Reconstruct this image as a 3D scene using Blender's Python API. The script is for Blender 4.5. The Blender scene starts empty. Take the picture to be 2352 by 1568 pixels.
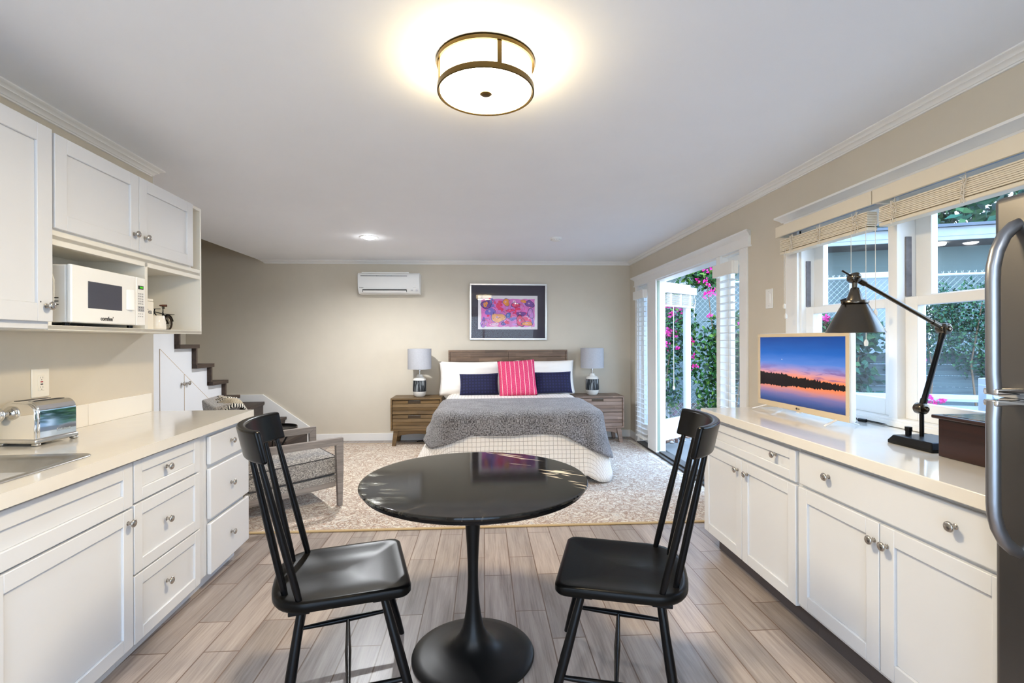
import bpy, math, random
from math import sin, cos, pi, radians, sqrt
from mathutils import Vector, Matrix, noise as mnoise
C = bpy.context.scene.collection
RNG = random.Random(7)
LAMP, CAN, CAN_FILL, SKY, EXPO = 24.0, 58.0, 36.0, 2.05, 1.90
TH = radians(3.02)                      # the kitchen wall stands 3 degrees out of square with the rest of the room
L0 = Vector((-1.483, 3.225, 0.0))
CEIL = 2.45

def LF(x, y, z=0.0):                    # kitchen-wall frame (x into the room, y away from the viewer) -> room
    return (L0.x + x*cos(TH) - y*sin(TH), L0.y + x*sin(TH) + y*cos(TH), z)

# ------------------------------------------------------------------ mesh builder
class B:
    def __init__(s): s.v = []; s.f = []; s.m = []; s.uv = None
    def add(s, vs, fs, mi=0, M=None):
        o = len(s.v)
        for p in vs:
            p = Vector(p)
            s.v.append(M @ p if M is not None else p)
        for f in fs: s.f.append([o+i for i in f]); s.m.append(mi)
        return s
    def box(s, x0, x1, y0, y1, z0, z1, mi=0, M=None):
        if x0 > x1: x0, x1 = x1, x0
        if y0 > y1: y0, y1 = y1, y0
        if z0 > z1: z0, z1 = z1, z0
        v = [(x0,y0,z0),(x1,y0,z0),(x1,y1,z0),(x0,y1,z0),(x0,y0,z1),(x1,y0,z1),(x1,y1,z1),(x0,y1,z1)]
        return s.add(v, [(0,3,2,1),(4,5,6,7),(0,1,5,4),(1,2,6,5),(2,3,7,6),(3,0,4,7)], mi, M)
    def hexa(s, lo, hi, mi=0, M=None):  # two quads, bottom and top
        return s.add(list(lo)+list(hi), [(0,3,2,1),(4,5,6,7),(0,1,5,4),(1,2,6,5),(2,3,7,6),(3,0,4,7)], mi, M)
    def tube(s, pts, r, n=10, mi=0, caps=True, closed=False, M=None, squash=None):
        pts = [Vector(p) for p in pts]; k = len(pts)
        if not hasattr(r, '__len__'): r = [r]*k
        vs = []; fs = []
        t0 = (pts[1]-pts[0]).normalized()
        up = Vector((0,0,1)) if abs(t0.z) < .9 else Vector((1,0,0))
        a = t0.cross(up).normalized()
        for i in range(k):
            if closed: t = (pts[(i+1)%k]-pts[i-1]).normalized()
            else: t = (pts[min(i+1,k-1)]-pts[max(i-1,0)]).normalized()
            a = (a - t*a.dot(t)); a.normalize(); b = t.cross(a)
            for j in range(n):
                q = 2*pi*j/n
                vs.append(pts[i] + r[i]*(cos(q)*a + sin(q)*b*(squash or 1)))
        for i in range(k if closed else k-1):
            for j in range(n):
                i2 = (i+1)%k
                fs.append((i*n+j, i*n+(j+1)%n, i2*n+(j+1)%n, i2*n+j))
        if caps and not closed:
            fs.append(tuple(reversed(range(n)))); fs.append(tuple((k-1)*n+j for j in range(n)))
        return s.add(vs, fs, mi, M)
    def cyl(s, p0, p1, r0, r1=None, n=16, mi=0, M=None):
        return s.tube([p0, p1], [r0, r0 if r1 is None else r1], n, mi, M=M)
    def lathe(s, prof, c=(0,0,0), n=32, mi=0, M=None, cap=True):
        vs = []; fs = []; k = len(prof)
        for (r, z) in prof:
            for j in range(n):
                q = 2*pi*j/n; vs.append((c[0]+r*cos(q), c[1]+r*sin(q), c[2]+z))
        for i in range(k-1):
            for j in range(n):
                fs.append((i*n+j, i*n+(j+1)%n, (i+1)*n+(j+1)%n, (i+1)*n+j))
        if cap:
            fs.append(tuple(reversed(range(n)))); fs.append(tuple((k-1)*n+j for j in range(n)))
        return s.add(vs, fs, mi, M)
    def grid(s, fn, nu, nv, mi=0, M=None, cu=False):
        vs = [fn(i/(nu if cu else nu-1), j/(nv-1)) for i in range(nu) for j in range(nv)]
        fs = []
        for i in range(nu if cu else nu-1):
            for j in range(nv-1):
                i2 = (i+1) % nu
                fs.append((i*nv+j, i2*nv+j, i2*nv+j+1, i*nv+j+1))
        return s.add(vs, fs, mi, M)
    def prism(s, poly, h0, h1, ax='z', mi=0, M=None):   # polygon swept along an axis
        def P(a, b, h):
            return (a,b,h) if ax == 'z' else ((h,a,b) if ax == 'x' else (a,h,b))
        n = len(poly)
        vs = [P(a,b,h0) for a,b in poly] + [P(a,b,h1) for a,b in poly]
        fs = [tuple(reversed(range(n))), tuple(range(n,2*n))] + [(i,(i+1)%n,n+(i+1)%n,n+i) for i in range(n)]
        return s.add(vs, fs, mi, M)
    def obj(s, name, mats, parent=None, loc=(0,0,0), rz=0.0, bevel=0, seg=2, smooth=True, ang=35, solid=0, sub=0, weld=False):
        me = bpy.data.meshes.new(name)
        me.from_pydata([tuple(p) for p in s.v], [], s.f)
        if s.uv is not None:
            ul = me.uv_layers.new(name='UVMap')
            for l in me.loops: ul.data[l.index].uv = s.uv[l.vertex_index]
        if not isinstance(mats, (list, tuple)): mats = [mats]
        for m in mats: me.materials.append(m)
        me.polygons.foreach_set('material_index', s.m)
        me.validate(); me.update()
        import bmesh
        bm = bmesh.new(); bm.from_mesh(me)
        if weld: bmesh.ops.remove_doubles(bm, verts=bm.verts, dist=1e-5)
        bmesh.ops.recalc_face_normals(bm, faces=bm.faces); bm.to_mesh(me); bm.free()
        if smooth:
            me.polygons.foreach_set('use_smooth', [True]*len(me.polygons))
            me.set_sharp_from_angle(angle=radians(ang))
        o = bpy.data.objects.new(name, me); C.objects.link(o)
        o.location = loc; o.rotation_euler = (0,0,rz)
        if parent is not None: o.parent = parent
        if solid:
            md = o.modifiers.new('solid','SOLIDIFY'); md.thickness = solid; md.offset = 1
        if sub:
            md = o.modifiers.new('sub','SUBSURF'); md.levels = sub; md.render_levels = sub
        if bevel:
            md = o.modifiers.new('bevel','BEVEL'); md.width = bevel; md.segments = seg; md.limit_method = 'ANGLE'; md.angle_limit = radians(40)
            md.harden_normals = False
        return o

def thing(name, label, cat, loc=(0,0,0), rz=0.0, group=None):
    o = bpy.data.objects.new(name, None); C.objects.link(o)
    o.empty_display_size = .1; o.location = loc; o.rotation_euler = (0,0,rz)
    o['label'] = label; o['category'] = cat
    if group: o['group'] = group
    return o
def tag(o, label, cat, group=None):
    o['label'] = label; o['category'] = cat
    if group: o['group'] = group
    return o
def structure(o, label=None):
    o['kind'] = 'structure'
    if label: o['label'] = label
    return o
def sempty(name, loc=(0,0,0), rz=0.0):
    o = bpy.data.objects.new(name, None); C.objects.link(o); o.location = loc; o.rotation_euler = (0,0,rz); o['kind'] = 'structure'
    return o
def dup(root, loc, rz, label, group=None):
    r = root.copy(); C.objects.link(r); r.location = loc; r.rotation_euler = (0,0,rz); r['label'] = label
    if group: r['group'] = group
    for ch in list(root.children):
        c = ch.copy(); C.objects.link(c); c.parent = r
        for g in list(ch.children):
            d = g.copy(); C.objects.link(d); d.parent = c
    return r
def text_bm(b, s, size, M, mi=0, ext=.0004, bold=False):
    cu = bpy.data.curves.new('t','FONT'); cu.body = s; cu.size = size; cu.extrude = ext
    cu.align_x = 'CENTER'; cu.align_y = 'CENTER'; cu.resolution_u = 3
    if bold: cu.offset = size*.018
    o = bpy.data.objects.new('t', cu); C.objects.link(o)
    dg = bpy.context.evaluated_depsgraph_get()
    me = bpy.data.meshes.new_from_object(o.evaluated_get(dg))
    b.add([v.co.copy() for v in me.vertices], [tuple(p.vertices) for p in me.polygons], mi, M)
    bpy.data.objects.remove(o); bpy.data.curves.remove(cu); bpy.data.meshes.remove(me)
def frame(o, ex, ey):                    # matrix with x axis ex, y axis ey, origin o
    ex = Vector(ex).normalized(); ey = Vector(ey).normalized(); ez = ex.cross(ey)
    return Matrix(((ex.x,ey.x,ez.x,o[0]),(ex.y,ey.y,ez.y,o[1]),(ex.z,ey.z,ez.z,o[2]),(0,0,0,1)))

# ------------------------------------------------------------------ materials
def lin(c):
    return tuple(((x/12.92) if x <= .04045 else ((x+.055)/1.055)**2.4) for x in c)
def S(r, g, b): return lin((r/255, g/255, b/255))
class N:
    def __init__(s, name):
        s.m = bpy.data.materials.new(name); s.m.use_nodes = True; s.t = s.m.node_tree; s.t.nodes.clear()
        s.out = s.n('ShaderNodeOutputMaterial'); s.p = s.n('ShaderNodeBsdfPrincipled'); s.l(s.p.outputs[0], s.out.inputs[0])
        s.p.inputs['Specular IOR Level'].default_value = .4
    def n(s, t, **k):
        x = s.t.nodes.new(t)
        for a, b in k.items(): setattr(x, a, b)
        return x
    def l(s, a, b): s.t.links.new(a, b)
    def set(s, k, v): s.p.inputs[k].default_value = v if not isinstance(v, tuple) else (*v, 1) if len(v) == 3 else v
    def coord(s, kind='Object', scale=(1,1,1), rot=(0,0,0), loc=(0,0,0)):
        tc = s.n('ShaderNodeTexCoord'); mp = s.n('ShaderNodeMapping')
        mp.inputs['Scale'].default_value = scale; mp.inputs['Rotation'].default_value = rot; mp.inputs['Location'].default_value = loc
        s.l(tc.outputs[kind], mp.inputs[0]); return mp.outputs[0]
    def noise(s, vec, scale, detail=4, rough=.55, dist=0):
        x = s.n('ShaderNodeTexNoise'); x.inputs['Scale'].default_value = scale; x.inputs['Detail'].default_value = detail
        x.inputs['Roughness'].default_value = rough; x.inputs['Distortion'].default_value = dist
        if vec is not None: s.l(vec, x.inputs['Vector'])
        return x.outputs['Fac']
    def ramp(s, fac, stops, interp='LINEAR'):
        r = s.n('ShaderNodeValToRGB'); e = r.color_ramp.elements; r.color_ramp.interpolation = interp
        while len(e) < len(stops): e.new(.5)
        for i, (p, c) in enumerate(stops): e[i].position = p; e[i].color = (*c, 1) if len(c) == 3 else c
        s.l(fac, r.inputs[0]); return r.outputs[0]
    def mix(s, fac, a, b, mode='MIX'):
        x = s.n('ShaderNodeMix', data_type='RGBA', blend_type=mode)
        for i, v in ((0, fac), (6, a), (7, b)):
            if hasattr(v, 'links') or hasattr(v, 'is_linked'): s.l(v, x.inputs[i])
            else: x.inputs[i].default_value = v if i == 0 else (*v, 1)
        return x.outputs[2]
    def math(s, op, a, b=None, c=None):
        x = s.n('ShaderNodeMath', operation=op)
        for i, v in enumerate((a, b, c)):
            if v is None: continue
            if hasattr(v, 'is_linked'): s.l(v, x.inputs[i])
            else: x.inputs[i].default_value = v
        return x.outputs[0]
    def bump(s, h, strength=.2, dist=.002):
        b = s.n('ShaderNodeBump'); b.inputs['Strength'].default_value = strength; b.inputs['Distance'].default_value = dist
        s.l(h, b.inputs['Height']); s.l(b.outputs[0], s.p.inputs['Normal'])
    def base(s, c): s.l(c, s.p.inputs['Base Color'])

def mat(name, col, rough=.5, metal=0.0, var=.04, vscale=6, bump=0, bscale=200, coat=0, spec=None, aniso=None):
    m = N(name); m.set('Roughness', rough); m.set('Metallic', metal)
    if coat: m.set('Coat Weight', coat); m.set('Coat Roughness', .08)
    if spec is not None: m.set('Specular IOR Level', spec)
    v = m.coord()
    f = m.noise(v, vscale)
    m.base(m.ramp(f, [(.3, tuple(x*(1-var) for x in col)), (.7, tuple(min(1, x*(1+var)) for x in col))]))
    if bump: m.bump(m.noise(v, bscale, 3), bump, .001)
    return m.m
def emat(name, col, strength):
    m = N(name); m.set('Base Color', tuple(min(1,x) for x in col)); m.set('Emission Color', col); m.set('Emission Strength', strength); m.set('Roughness', .4)
    return m.m
def wood(name, c1, c2, ax=0, sc=1.0, rough=.5, knots=.0, bump=.15, coat=0, planks=None):
    m = N(name); m.set('Roughness', rough)
    if coat: m.set('Coat Weight', coat); m.set('Coat Roughness', .15)
    s = [26*sc]*3; s[ax] = 1.6*sc
    v = m.coord(scale=tuple(s))
    f = m.noise(v, 1.0, 6, .6, .6)
    s2 = [120*sc]*3; s2[ax] = 3*sc
    g = m.noise(m.coord(scale=tuple(s2)), 1.0, 3, .6)
    k = m.math('ADD', m.math('MULTIPLY', f, .7), m.math('MULTIPLY', g, .3))
    c = m.ramp(k, [(.32, c1), (.5, tuple((a+b)/2 for a, b in zip(c1, c2))), (.68, c2)])
    if planks:                        # (axis across, width): each stave its own tone
        sep = m.n('ShaderNodeSeparateXYZ'); m.l(m.coord(), sep.inputs[0])
        cell = m.math('FLOOR', m.math('DIVIDE', sep.outputs[planks[0]], planks[1]))
        along = m.math('FLOOR', m.math('ADD', m.math('DIVIDE', sep.outputs[ax], .31), m.math('MULTIPLY', cell, .37)))
        w = m.n('ShaderNodeTexWhiteNoise', noise_dimensions='2D')
        cb = m.n('ShaderNodeCombineXYZ'); m.l(cell, cb.inputs[0]); m.l(along, cb.inputs[1]); m.l(cb.outputs[0], w.inputs['Vector'])
        tone = m.ramp(w.outputs['Value'], [(0, (.72,.70,.68)), (1, (1.12,1.1,1.08))])
        c = m.mix(1.0, c, tone, 'MULTIPLY')
    m.base(c)
    if bump: m.bump(k, bump, .001)
    return m.m

WHITE = (.80, .79, .77)
m_wall = mat('wall_paint', S(211,201,183), .75, var=.015, bump=.12, bscale=90)
m_wallR = m_wall
m_ceil = mat('ceiling_paint', S(244,245,248), .8, var=.012, vscale=2, bump=.06, bscale=60)
m_trim = mat('trim_paint', S(240,238,234), .35, var=.01)
m_cab = mat('cabinet_paint', S(216,217,219), .28, var=.01, vscale=3, bump=.03, bscale=60)
m_cabin = mat('cabinet_inside', S(232,228,218), .45, var=.01)
m_counter = mat('counter_quartz', S(222,217,208), .1, var=.012, vscale=14, coat=.3)
m_tilew = mat('backsplash_tile', S(240,234,222), .15, var=.01)
m_steel = mat('brushed_steel', (.56,.55,.53), .28, 1.0, var=.05, vscale=40)
m_sink = mat('sink_steel', (.50,.49,.47), .36, 1.0, var=.08, vscale=20)
m_chrome = mat('polished_chrome', (.80,.79,.77), .05, 1.0, var=.01)
m_nickel = mat('satin_nickel', (.50,.47,.43), .24, 1.0, var=.04)
m_fridge = mat('fridge_steel', (.20,.19,.18), .36, 1.0, var=.08, vscale=2)
m_fridgeside = mat('fridge_side', (.17,.165,.17), .5, .3, var=.04)
m_handle = mat('handle_steel', (.30,.30,.31), .34, 1.0, var=.03)
m_black = mat('black_lacquer', (.003,.0029,.0032), .26, var=.25, vscale=30, spec=.2)
m_blackmetal = mat('black_metal', (.005,.0048,.0046), .36, var=.15, spec=.24)
m_bronze = mat('oil_bronze', (.115,.098,.078), .24, 1.0, var=.12)
m_brass = mat('lamp_ring_bronze', S(92,74,40), .38, .8, var=.1)
m_dark = mat('dark_void', (.012,.012,.013), .6)
m_darkglass = mat('dark_glass', (.016,.018,.024), .08)
m_mwin = mat('microwave_window', S(74,76,86), .25)
m_white = mat('white_plastic', S(238,237,233), .3, var=.008)
m_white2 = mat('ivory_plastic', S(240,234,220), .35, var=.008)
m_greyplastic = mat('grey_plastic', S(176,176,178), .4)
m_ink = mat('black_ink', (.02,.02,.02), .5)
m_greyink = mat('grey_ink', S(120,120,122), .5)
m_red = mat('red_button', S(170,30,35), .4)
m_gold = mat('tv_bezel', S(214,196,166), .35, var=.01)
m_ceramic = mat('white_ceramic', S(238,233,224), .12, var=.01)
m_wood = wood('walnut_brown', S(84,66,52), S(140,114,92), 0, 1.0, .45, planks=(2,.062))
m_woodL = wood('acacia_gold', S(84,65,40), S(132,106,68), 0, 1.0, .42, planks=(2,.05))
m_woodR = wood('acacia_grey', S(112,92,80), S(166,142,126), 0, 1.0, .45, planks=(2,.05))
m_woodchair = wood('weathered_oak', S(106,98,92), S(152,142,134), 1, 1.2, .6)
m_woodchairz = wood('weathered_oak_upright', S(106,98,92), S(152,142,134), 2, 1.2, .6)
m_stair = wood('dark_stair_wood', S(46,36,31), S(78,62,52), 1, 1.0, .5)
m_boxwood = wood('mahogany', S(30,14,11), S(54,26,19), 1, .8, .3, coat=.3)

def m_floor_fn():
    m = N('wood_look_tile'); m.set('Roughness', .32)
    tc = m.n('ShaderNodeTexCoord'); sep = m.n('ShaderNodeSeparateXYZ'); m.l(tc.outputs['Object'], sep.inputs[0])
    cb = m.n('ShaderNodeCombineXYZ'); m.l(m.math('ADD', sep.outputs[1], .02), cb.inputs[0]); m.l(m.math('ADD', sep.outputs[0], 6.12), cb.inputs[1])
    br = m.n('ShaderNodeTexBrick'); m.l(cb.outputs[0], br.inputs['Vector'])
    br.offset = .38; br.offset_frequency = 2; br.squash = 1
    for k, v in (('Scale', 1), ('Mortar Size', .003), ('Mortar Smooth', .1), ('Bias', 0), ('Brick Width', .61), ('Row Height', .153)): br.inputs[k].default_value = v
    br.inputs['Color1'].default_value = (.0,.0,.0,1); br.inputs['Color2'].default_value = (1,1,1,1); br.inputs['Mortar'].default_value = (.5,.5,.5,1)
    v = m.coord(scale=(20,1.3,1)); g = m.noise(v, 1.0, 7, .62, .8)
    v2 = m.coord(scale=(110,3.5,1)); g2 = m.noise(v2, 1.0, 4, .6)
    off = m.n('ShaderNodeVectorMath', operation='ADD')
    k = m.math('ADD', m.math('MULTIPLY', g, .6), m.math('MULTIPLY', g2, .4))
    grain = m.ramp(k, [(.28, S(112,101,95)), (.48, S(158,146,138)), (.7, S(184,173,165))])
    tone = m.ramp(br.outputs['Color'], [(0, (.76,.76,.77)), (1, (1.12,1.10,1.08))])
    c = m.mix(1.0, grain, tone, 'MULTIPLY')
    c = m.mix(br.outputs['Fac'], c, S(112,92,80))
    m.base(c)
    inv = m.math('SUBTRACT', 1.0, br.outputs['Fac'])
    m.bump(m.math('ADD', inv, m.math('MULTIPLY', k, .12)), .35, .002)
    return m.m
m_floor = m_floor_fn()
def m_glass_fn(name, tint=(1,1,1), refl=.035):
    m = N(name); m.t.nodes.remove(m.p)
    tr = m.n('ShaderNodeBsdfTransparent'); tr.inputs[0].default_value = (*tint, 1)
    gl = m.n('ShaderNodeBsdfGlossy'); gl.inputs['Roughness'].default_value = .01
    lw = m.n('ShaderNodeLayerWeight'); lw.inputs[0].default_value = .5
    fr = m.math('ADD', m.math('MULTIPLY', m.math('POWER', lw.outputs['Facing'], 4.0), .8), refl)
    mx = m.n('ShaderNodeMixShader'); m.l(fr, mx.inputs[0]); m.l(tr.outputs[0], mx.inputs[1]); m.l(gl.outputs[0], mx.inputs[2])
    m.l(mx.outputs[0], m.out.inputs[0]); return m.m
m_glass = m_glass_fn('window_glass', (.93,.97,1.0))
# ------------------------------------------------------------------ camera
cam = bpy.data.cameras.new('camera'); co = bpy.data.objects.new('camera', cam); C.objects.link(co)
cam.sensor_fit = 'HORIZONTAL'; cam.sensor_width = 36.0; cam.lens = 36.0*1114.6/2352; cam.clip_start = .03; cam.clip_end = 200
def cam_rot(y, p, r):
    Bm = Matrix(((1,0,0),(0,0,-1),(0,1,0)))
    Ry = Matrix(((cos(y),0,-sin(y)),(0,1,0),(sin(y),0,cos(y))))
    Rp = Matrix(((1,0,0),(0,cos(p),-sin(p)),(0,sin(p),cos(p))))
    Rr = Matrix(((cos(r),sin(r),0),(-sin(r),cos(r),0),(0,0,1)))
    R = Rr @ Rp @ Ry @ Bm
    return Matrix((R[0], -R[1], -R[2])).transposed()
co.matrix_world = Matrix.Translation((0,0,1.35)) @ cam_rot(.0583, .0009, .0038).to_4x4()
bpy.context.scene.camera = co

# ------------------------------------------------------------------ room shell
BW = 6.72; RW = 2.06
b = B(); b.box(-4.2, 2.2, -2.0, 6.95, -.12, 0)
structure(b.obj('floor', m_floor, smooth=False))
b = B(); b.box(-3.0, 2.25, -2.0, 6.85, CEIL, CEIL+.22); b.box(-4.2, -3.0, -2.0, 3.2, CEIL, CEIL+.22)
structure(b.obj('ceiling', m_ceil, smooth=False))
b = B(); b.box(-4.2, 2.2, BW, BW+.14, 0, 4.6)
structure(b.obj('wall_back', m_wall, smooth=False))
b = B(); GX0, GX1, GZ = -1.35, 1.75, 2.2     # glazed garden door behind the viewer (it shows as a reflection in the picture glass)
b.box(-4.2, GX0, -2.14, -2.0, 0, CEIL+.2); b.box(GX1, 2.2, -2.14, -2.0, 0, CEIL+.2); b.box(GX0, GX1, -2.14, -2.0, GZ, CEIL+.2)
structure(b.obj('wall_front', m_wall, smooth=False))
gd = sempty('door_2', (0, -2.07, 0))
b = B()
for xa, xb in ((GX0,GX0+.07),(-.04,.04),(GX1-.07,GX1)): b.box(xa, xb, -.05, .05, 0, GZ)
b.box(GX0, GX1, -.05, .05, GZ-.07, GZ); b.box(GX0, GX1, -.05, .05, 0, .10); b.obj('door_frame', m_trim, gd, bevel=.002)
b = B(); b.box(GX0+.07, -.04, -.004, .004, .10, GZ-.07); b.box(.04, GX1-.07, -.004, .004, .10, GZ-.07); b.obj('pane', m_glass, gd)
b = B(); b.box(-8, 8, -9, -2.14, -.14, -.03); structure(b.obj('ground_front', mat('bounce_paving', S(225,222,216), .8, var=.06, vscale=3), smooth=False))  # unseen paving outside, made pale to bounce daylight up to the ceiling
DY0, DY1, DZ = 3.76, 6.36, 2.085        # opening of the door set
WY0, WY1, WZ0, WZ1 = 1.36, 3.06, .955, 2.06
b = B(); X0, X1 = RW, RW+.14
b.box(X0, X1, -2.0, WY0, 0, CEIL+.05); b.box(X0, X1, WY0, WY1, 0, WZ0); b.box(X0, X1, WY0, WY1, WZ1, CEIL+.05)
b.box(X0, X1, WY1, DY0, 0, CEIL+.05); b.box(X0, X1, DY0, DY1, DZ, CEIL+.05); b.box(X0, X1, DY1, BW+.1, 0, CEIL+.05)
structure(b.obj('wall_right', m_wall, smooth=False))
b = B(); b.box(-.75, -.63, -5.4, .05, 0, CEIL+.05)
structure(b.obj('wall_left', m_wall, loc=LF(0,0), rz=TH, smooth=False))
b = B(); b.box(-4.1, -2.24, 3.10, 3.2, 0, 4.6); b.box(-4.1, -3.97, 3.2, BW+.1, 0, 4.6); b.box(-4.1, -2.9, 3.1, BW+.1, 4.6, 4.7)
b.box(-2.98, -2.90, 3.1, BW, CEIL+.22, 4.6)
structure(b.obj('wall_stairwell', m_wall, smooth=False))

def crown_prof(p=.068, d=.044):          # (out from wall, down from ceiling)
    q = [(0,0),(1,0),(1,-.13),(.93,-.20),(.80,-.25),(.66,-.33),(.60,-.42),(.60,-.50),(.52,-.52),(.40,-.60),(.30,-.74),(.26,-.84),(.17,-.86),(.15,-1),(0,-1)]
    return [(a*p, b*d) for a, b in q]
def sweep(b, prof, ends, axis_dir, out_dir, mi=0):
    # profile swept straight between two points; mitre by shifting each end along the axis with the out distance
    (p0, k0), (p1, k1) = ends; d = Vector(axis_dir); o = Vector(out_dir); n = len(prof)
    vs = [Vector(p0)+o*u+Vector((0,0,w))+d*(k0*u) for u, w in prof] + [Vector(p1)+o*u+Vector((0,0,w))+d*(k1*u) for u, w in prof]
    fs = [tuple(range(n)), tuple(reversed(range(n,2*n)))] + [(i,n+i,n+(i+1)%n,(i+1)%n) for i in range(n)]
    b.add(vs, fs, mi)
b = B(); sweep(b, crown_prof(), [((RW,-2.0,CEIL),0),((RW,BW,CEIL),-1)], (0,1,0), (-1,0,0))
structure(b.obj('trim_1', m_trim, ang=25))
b = B(); sweep(b, crown_prof(), [((-2.93,BW,CEIL),-1),((RW,BW,CEIL),-1)], (1,0,0), (0,-1,0))
structure(b.obj('trim_2', m_trim, ang=25))
b = B(); sweep(b, crown_prof(.072,.046), [((-.63,-5.2,CEIL),0),((-.63,.02,CEIL),.55)], (0,1,0), (1,0,0))
structure(b.obj('trim_3', m_trim, loc=LF(0,0), rz=TH, ang=25))
b = B(); b.box(-2.36, RW, BW-.014, BW, 0, .10)
structure(b.obj('baseboard_back', m_trim, bevel=.003))
b = B(); b.box(RW-.014, RW, DY1+.1, BW-.014, 0, .10); b.box(RW-.014, RW, 3.10, 3.66, 0, .10)
structure(b.obj('baseboard_right', m_trim, bevel=.003))
# skirt board that follows the lowest steps
b = B(); b.prism([(-3.96,.50),(-3.96,.644),(-2.965,.644),(-2.336,.193),(-2.336,0),(-2.9,0)], BW-.02, BW, 'y')
structure(b.obj('trim_4', m_trim, bevel=.002))

# ------------------------------------------------------------------ French door set with side lights
door = sempty('door_1', (RW, 0, 0))
def prism_hdr(b, y0, y1, z0, proj):      # header board with a small crown on top
    b.box(-.02-proj*0, .0, y0+.03, y1-.03, z0, z0+.075)
    b.box(-.030, 0, y0+.02, y1-.02, z0-.012, z0)
    pr = [(0,0),(.022,0),(.030,.010),(.045,.022),(.060,.030),(.060,.042),(0,.042)]
    n = len(pr)
    vs = [(-u, y0+.03-u*.8, z0+.07+w) for u, w in pr] + [(-u, y1-.03+u*.8, z0+.07+w) for u, w in pr]
    b.add(vs, [tuple(range(n)), tuple(reversed(range(n,2*n)))] + [(i,n+i,n+(i+1)%n,(i+1)%n) for i in range(n)])
b = B()
b.box(-.02, 0, 3.665, 3.765, 0, 2.075); b.box(-.02, 0, 6.355, 6.44, 0, 2.075)          # casings
b.obj('casing', m_trim, door, bevel=.002)
b = B(); prism_hdr(b, 3.60, 6.50, 2.085, 0); b.obj('header', m_trim, door, ang=25)
b = B()
b.box(-.02, .10, 5.66, 5.95, .0, 2.085); b.box(-.02, .10, 4.08, 4.15, 0, 2.085)        # posts between side lights and doorway
b.box(.0, .14, 6.335, 6.36, 0, 2.085); b.box(0, .14, 3.76, 3.785, 0, 2.085); b.box(.0, .14, 3.76, 6.36, 2.06, 2.085)
b.obj('door_frame', m_trim, door, bevel=.0025)
b = B(); b.box(-.03, .15, 3.80, 6.34, .0, .018); b.box(.02, .09, 4.15, 5.66, .018, .034)
b.obj('threshold', mat('bronze_sill', (.05,.045,.04), .4, .4), door, bevel=.003)
for y0, y1 in ((5.95, 6.335), (3.785, 4.08)):
    f = B()
    f.box(.05, .09, y0, y0+.045, .03, 2.06); f.box(.05, .09, y1-.045, y1, .03, 2.06)
    f.box(.05, .09, y0+.045, y1-.045, .03, .26); f.box(.05, .09, y0+.045, y1-.045, 1.98, 2.06)
    so = f.obj('side_light', m_trim, door, bevel=.002)
    g = B(); g.box(.066, .072, y0+.04, y1-.04, .25, 1.99); g.obj('pane', m_glass, so)
# open leaf
LT = Vector((.806, .591, 0)); LN = Vector((.591, -.806, 0)); lo = Vector((2.122, 5.80, 0))
lrz = math.atan2(LT.y, LT.x)
leaf = B(); W = .745; zb, zt = .11, 2.075      # local x along the leaf, y away from the viewer
leaf.box(0, .12, 0, .044, zb, zt); leaf.box(W-.115, W, 0, .044, zb, zt)
leaf.box(.12, W-.115, 0, .044, zb, zb+.26); leaf.box(.12, W-.115, 0, .044, zt-.13, zt)
lf = leaf.obj('door_leaf', [m_trim], door, loc=lo-Vector((RW,0,0)), rz=lrz, bevel=.003)
g = B(); g.box(.115, W-.11, .019, .025, zb+.25, zt-.12); g.obj('pane', m_glass, lf)
g = B(); g.box(W+.0005, W+.004, .002, .042, zb, zt); g.obj('weather_strip', m_black, lf)
g = B(); g.prism([(.07,0),(.16,0),(.115,.05)], .0, .0, 'x') if False else g.box(.07,.13,-.02,0,.235,.255); g.obj('door_stop', m_white, lf, bevel=.004)
for z in (.42, 1.07, 1.72):
    h = B(); h.box(-.045, .02, -.004, -.001, z, z+.10); h.cyl((-.006,-.006,z-.004),(-.006,-.006,z+.104),.008,n=10)
    for dz in (.015,.05,.085):
        h.cyl((.012,-.006,z+dz),(.012,-.004,z+dz),.003,n=8); h.cyl((-.034,-.006,z+dz),(-.034,-.004,z+dz),.003,n=8)
    h.obj('hinge', m_bronze, lf, bevel=.001)
b = B(); b.box(-.0, .03, 5.655, 5.66, .04, 2.06); b.obj('weather_strip', mat('green_weatherstrip', S(150,165,150), .6), door)

# ------------------------------------------------------------------ blinds
m_slat = mat('blind_slat', S(238,236,230), .4, var=.01)
m_slatw = mat('blind_cream', S(226,214,192), .45, var=.02)
m_cord = mat('blind_cord', S(222,212,196), .7)
def open_blind(name, label, y0, y1, ztop, zbot, x=RW-.005):
    t = thing(name, label, 'blind', (x, (y0+y1)/2, zbot), 0, 'blinds over the side lights')
    w = (y1-y0)/2
    b = B(); b.box(-.075, -.055, -w-.03, w+.03, ztop-.105-zbot, ztop-zbot); b.box(-.055, -.015, -w-.03, -w-.015, ztop-.105-zbot, ztop-zbot); b.box(-.055, -.015, w+.015, w+.03, ztop-.105-zbot, ztop-zbot)
    b.obj('valance', m_slat, t, bevel=.003)
    b = B(); b.box(-.052, -.008, -w, w, ztop-.06-zbot, ztop-.02-zbot); b.obj('headrail', m_white, t)
    b = B(); z = .07; tl = radians(8)
    while z < ztop-.14-zbot:
        M = Matrix.Translation((-.03, 0, z)) @ Matrix.Rotation(tl, 4, 'Y')
        b.box(-.025, .025, -w, w, -.0015, .0015, M=M); z += .062
    b.obj('slats', m_slat, t)
    b = B(); b.box(-.055, -.005, -w, w, .0, .02); b.obj('bottom_rail', m_slat, t, bevel=.003)
    for yy in (-w*.55, w*.55):
        b = B(); b.cyl((-.056,yy,.02),(-.056,yy,ztop-.1-zbot),.0012,n=6); b.obj('ladder_cord', m_cord, t)
    return t
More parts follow.
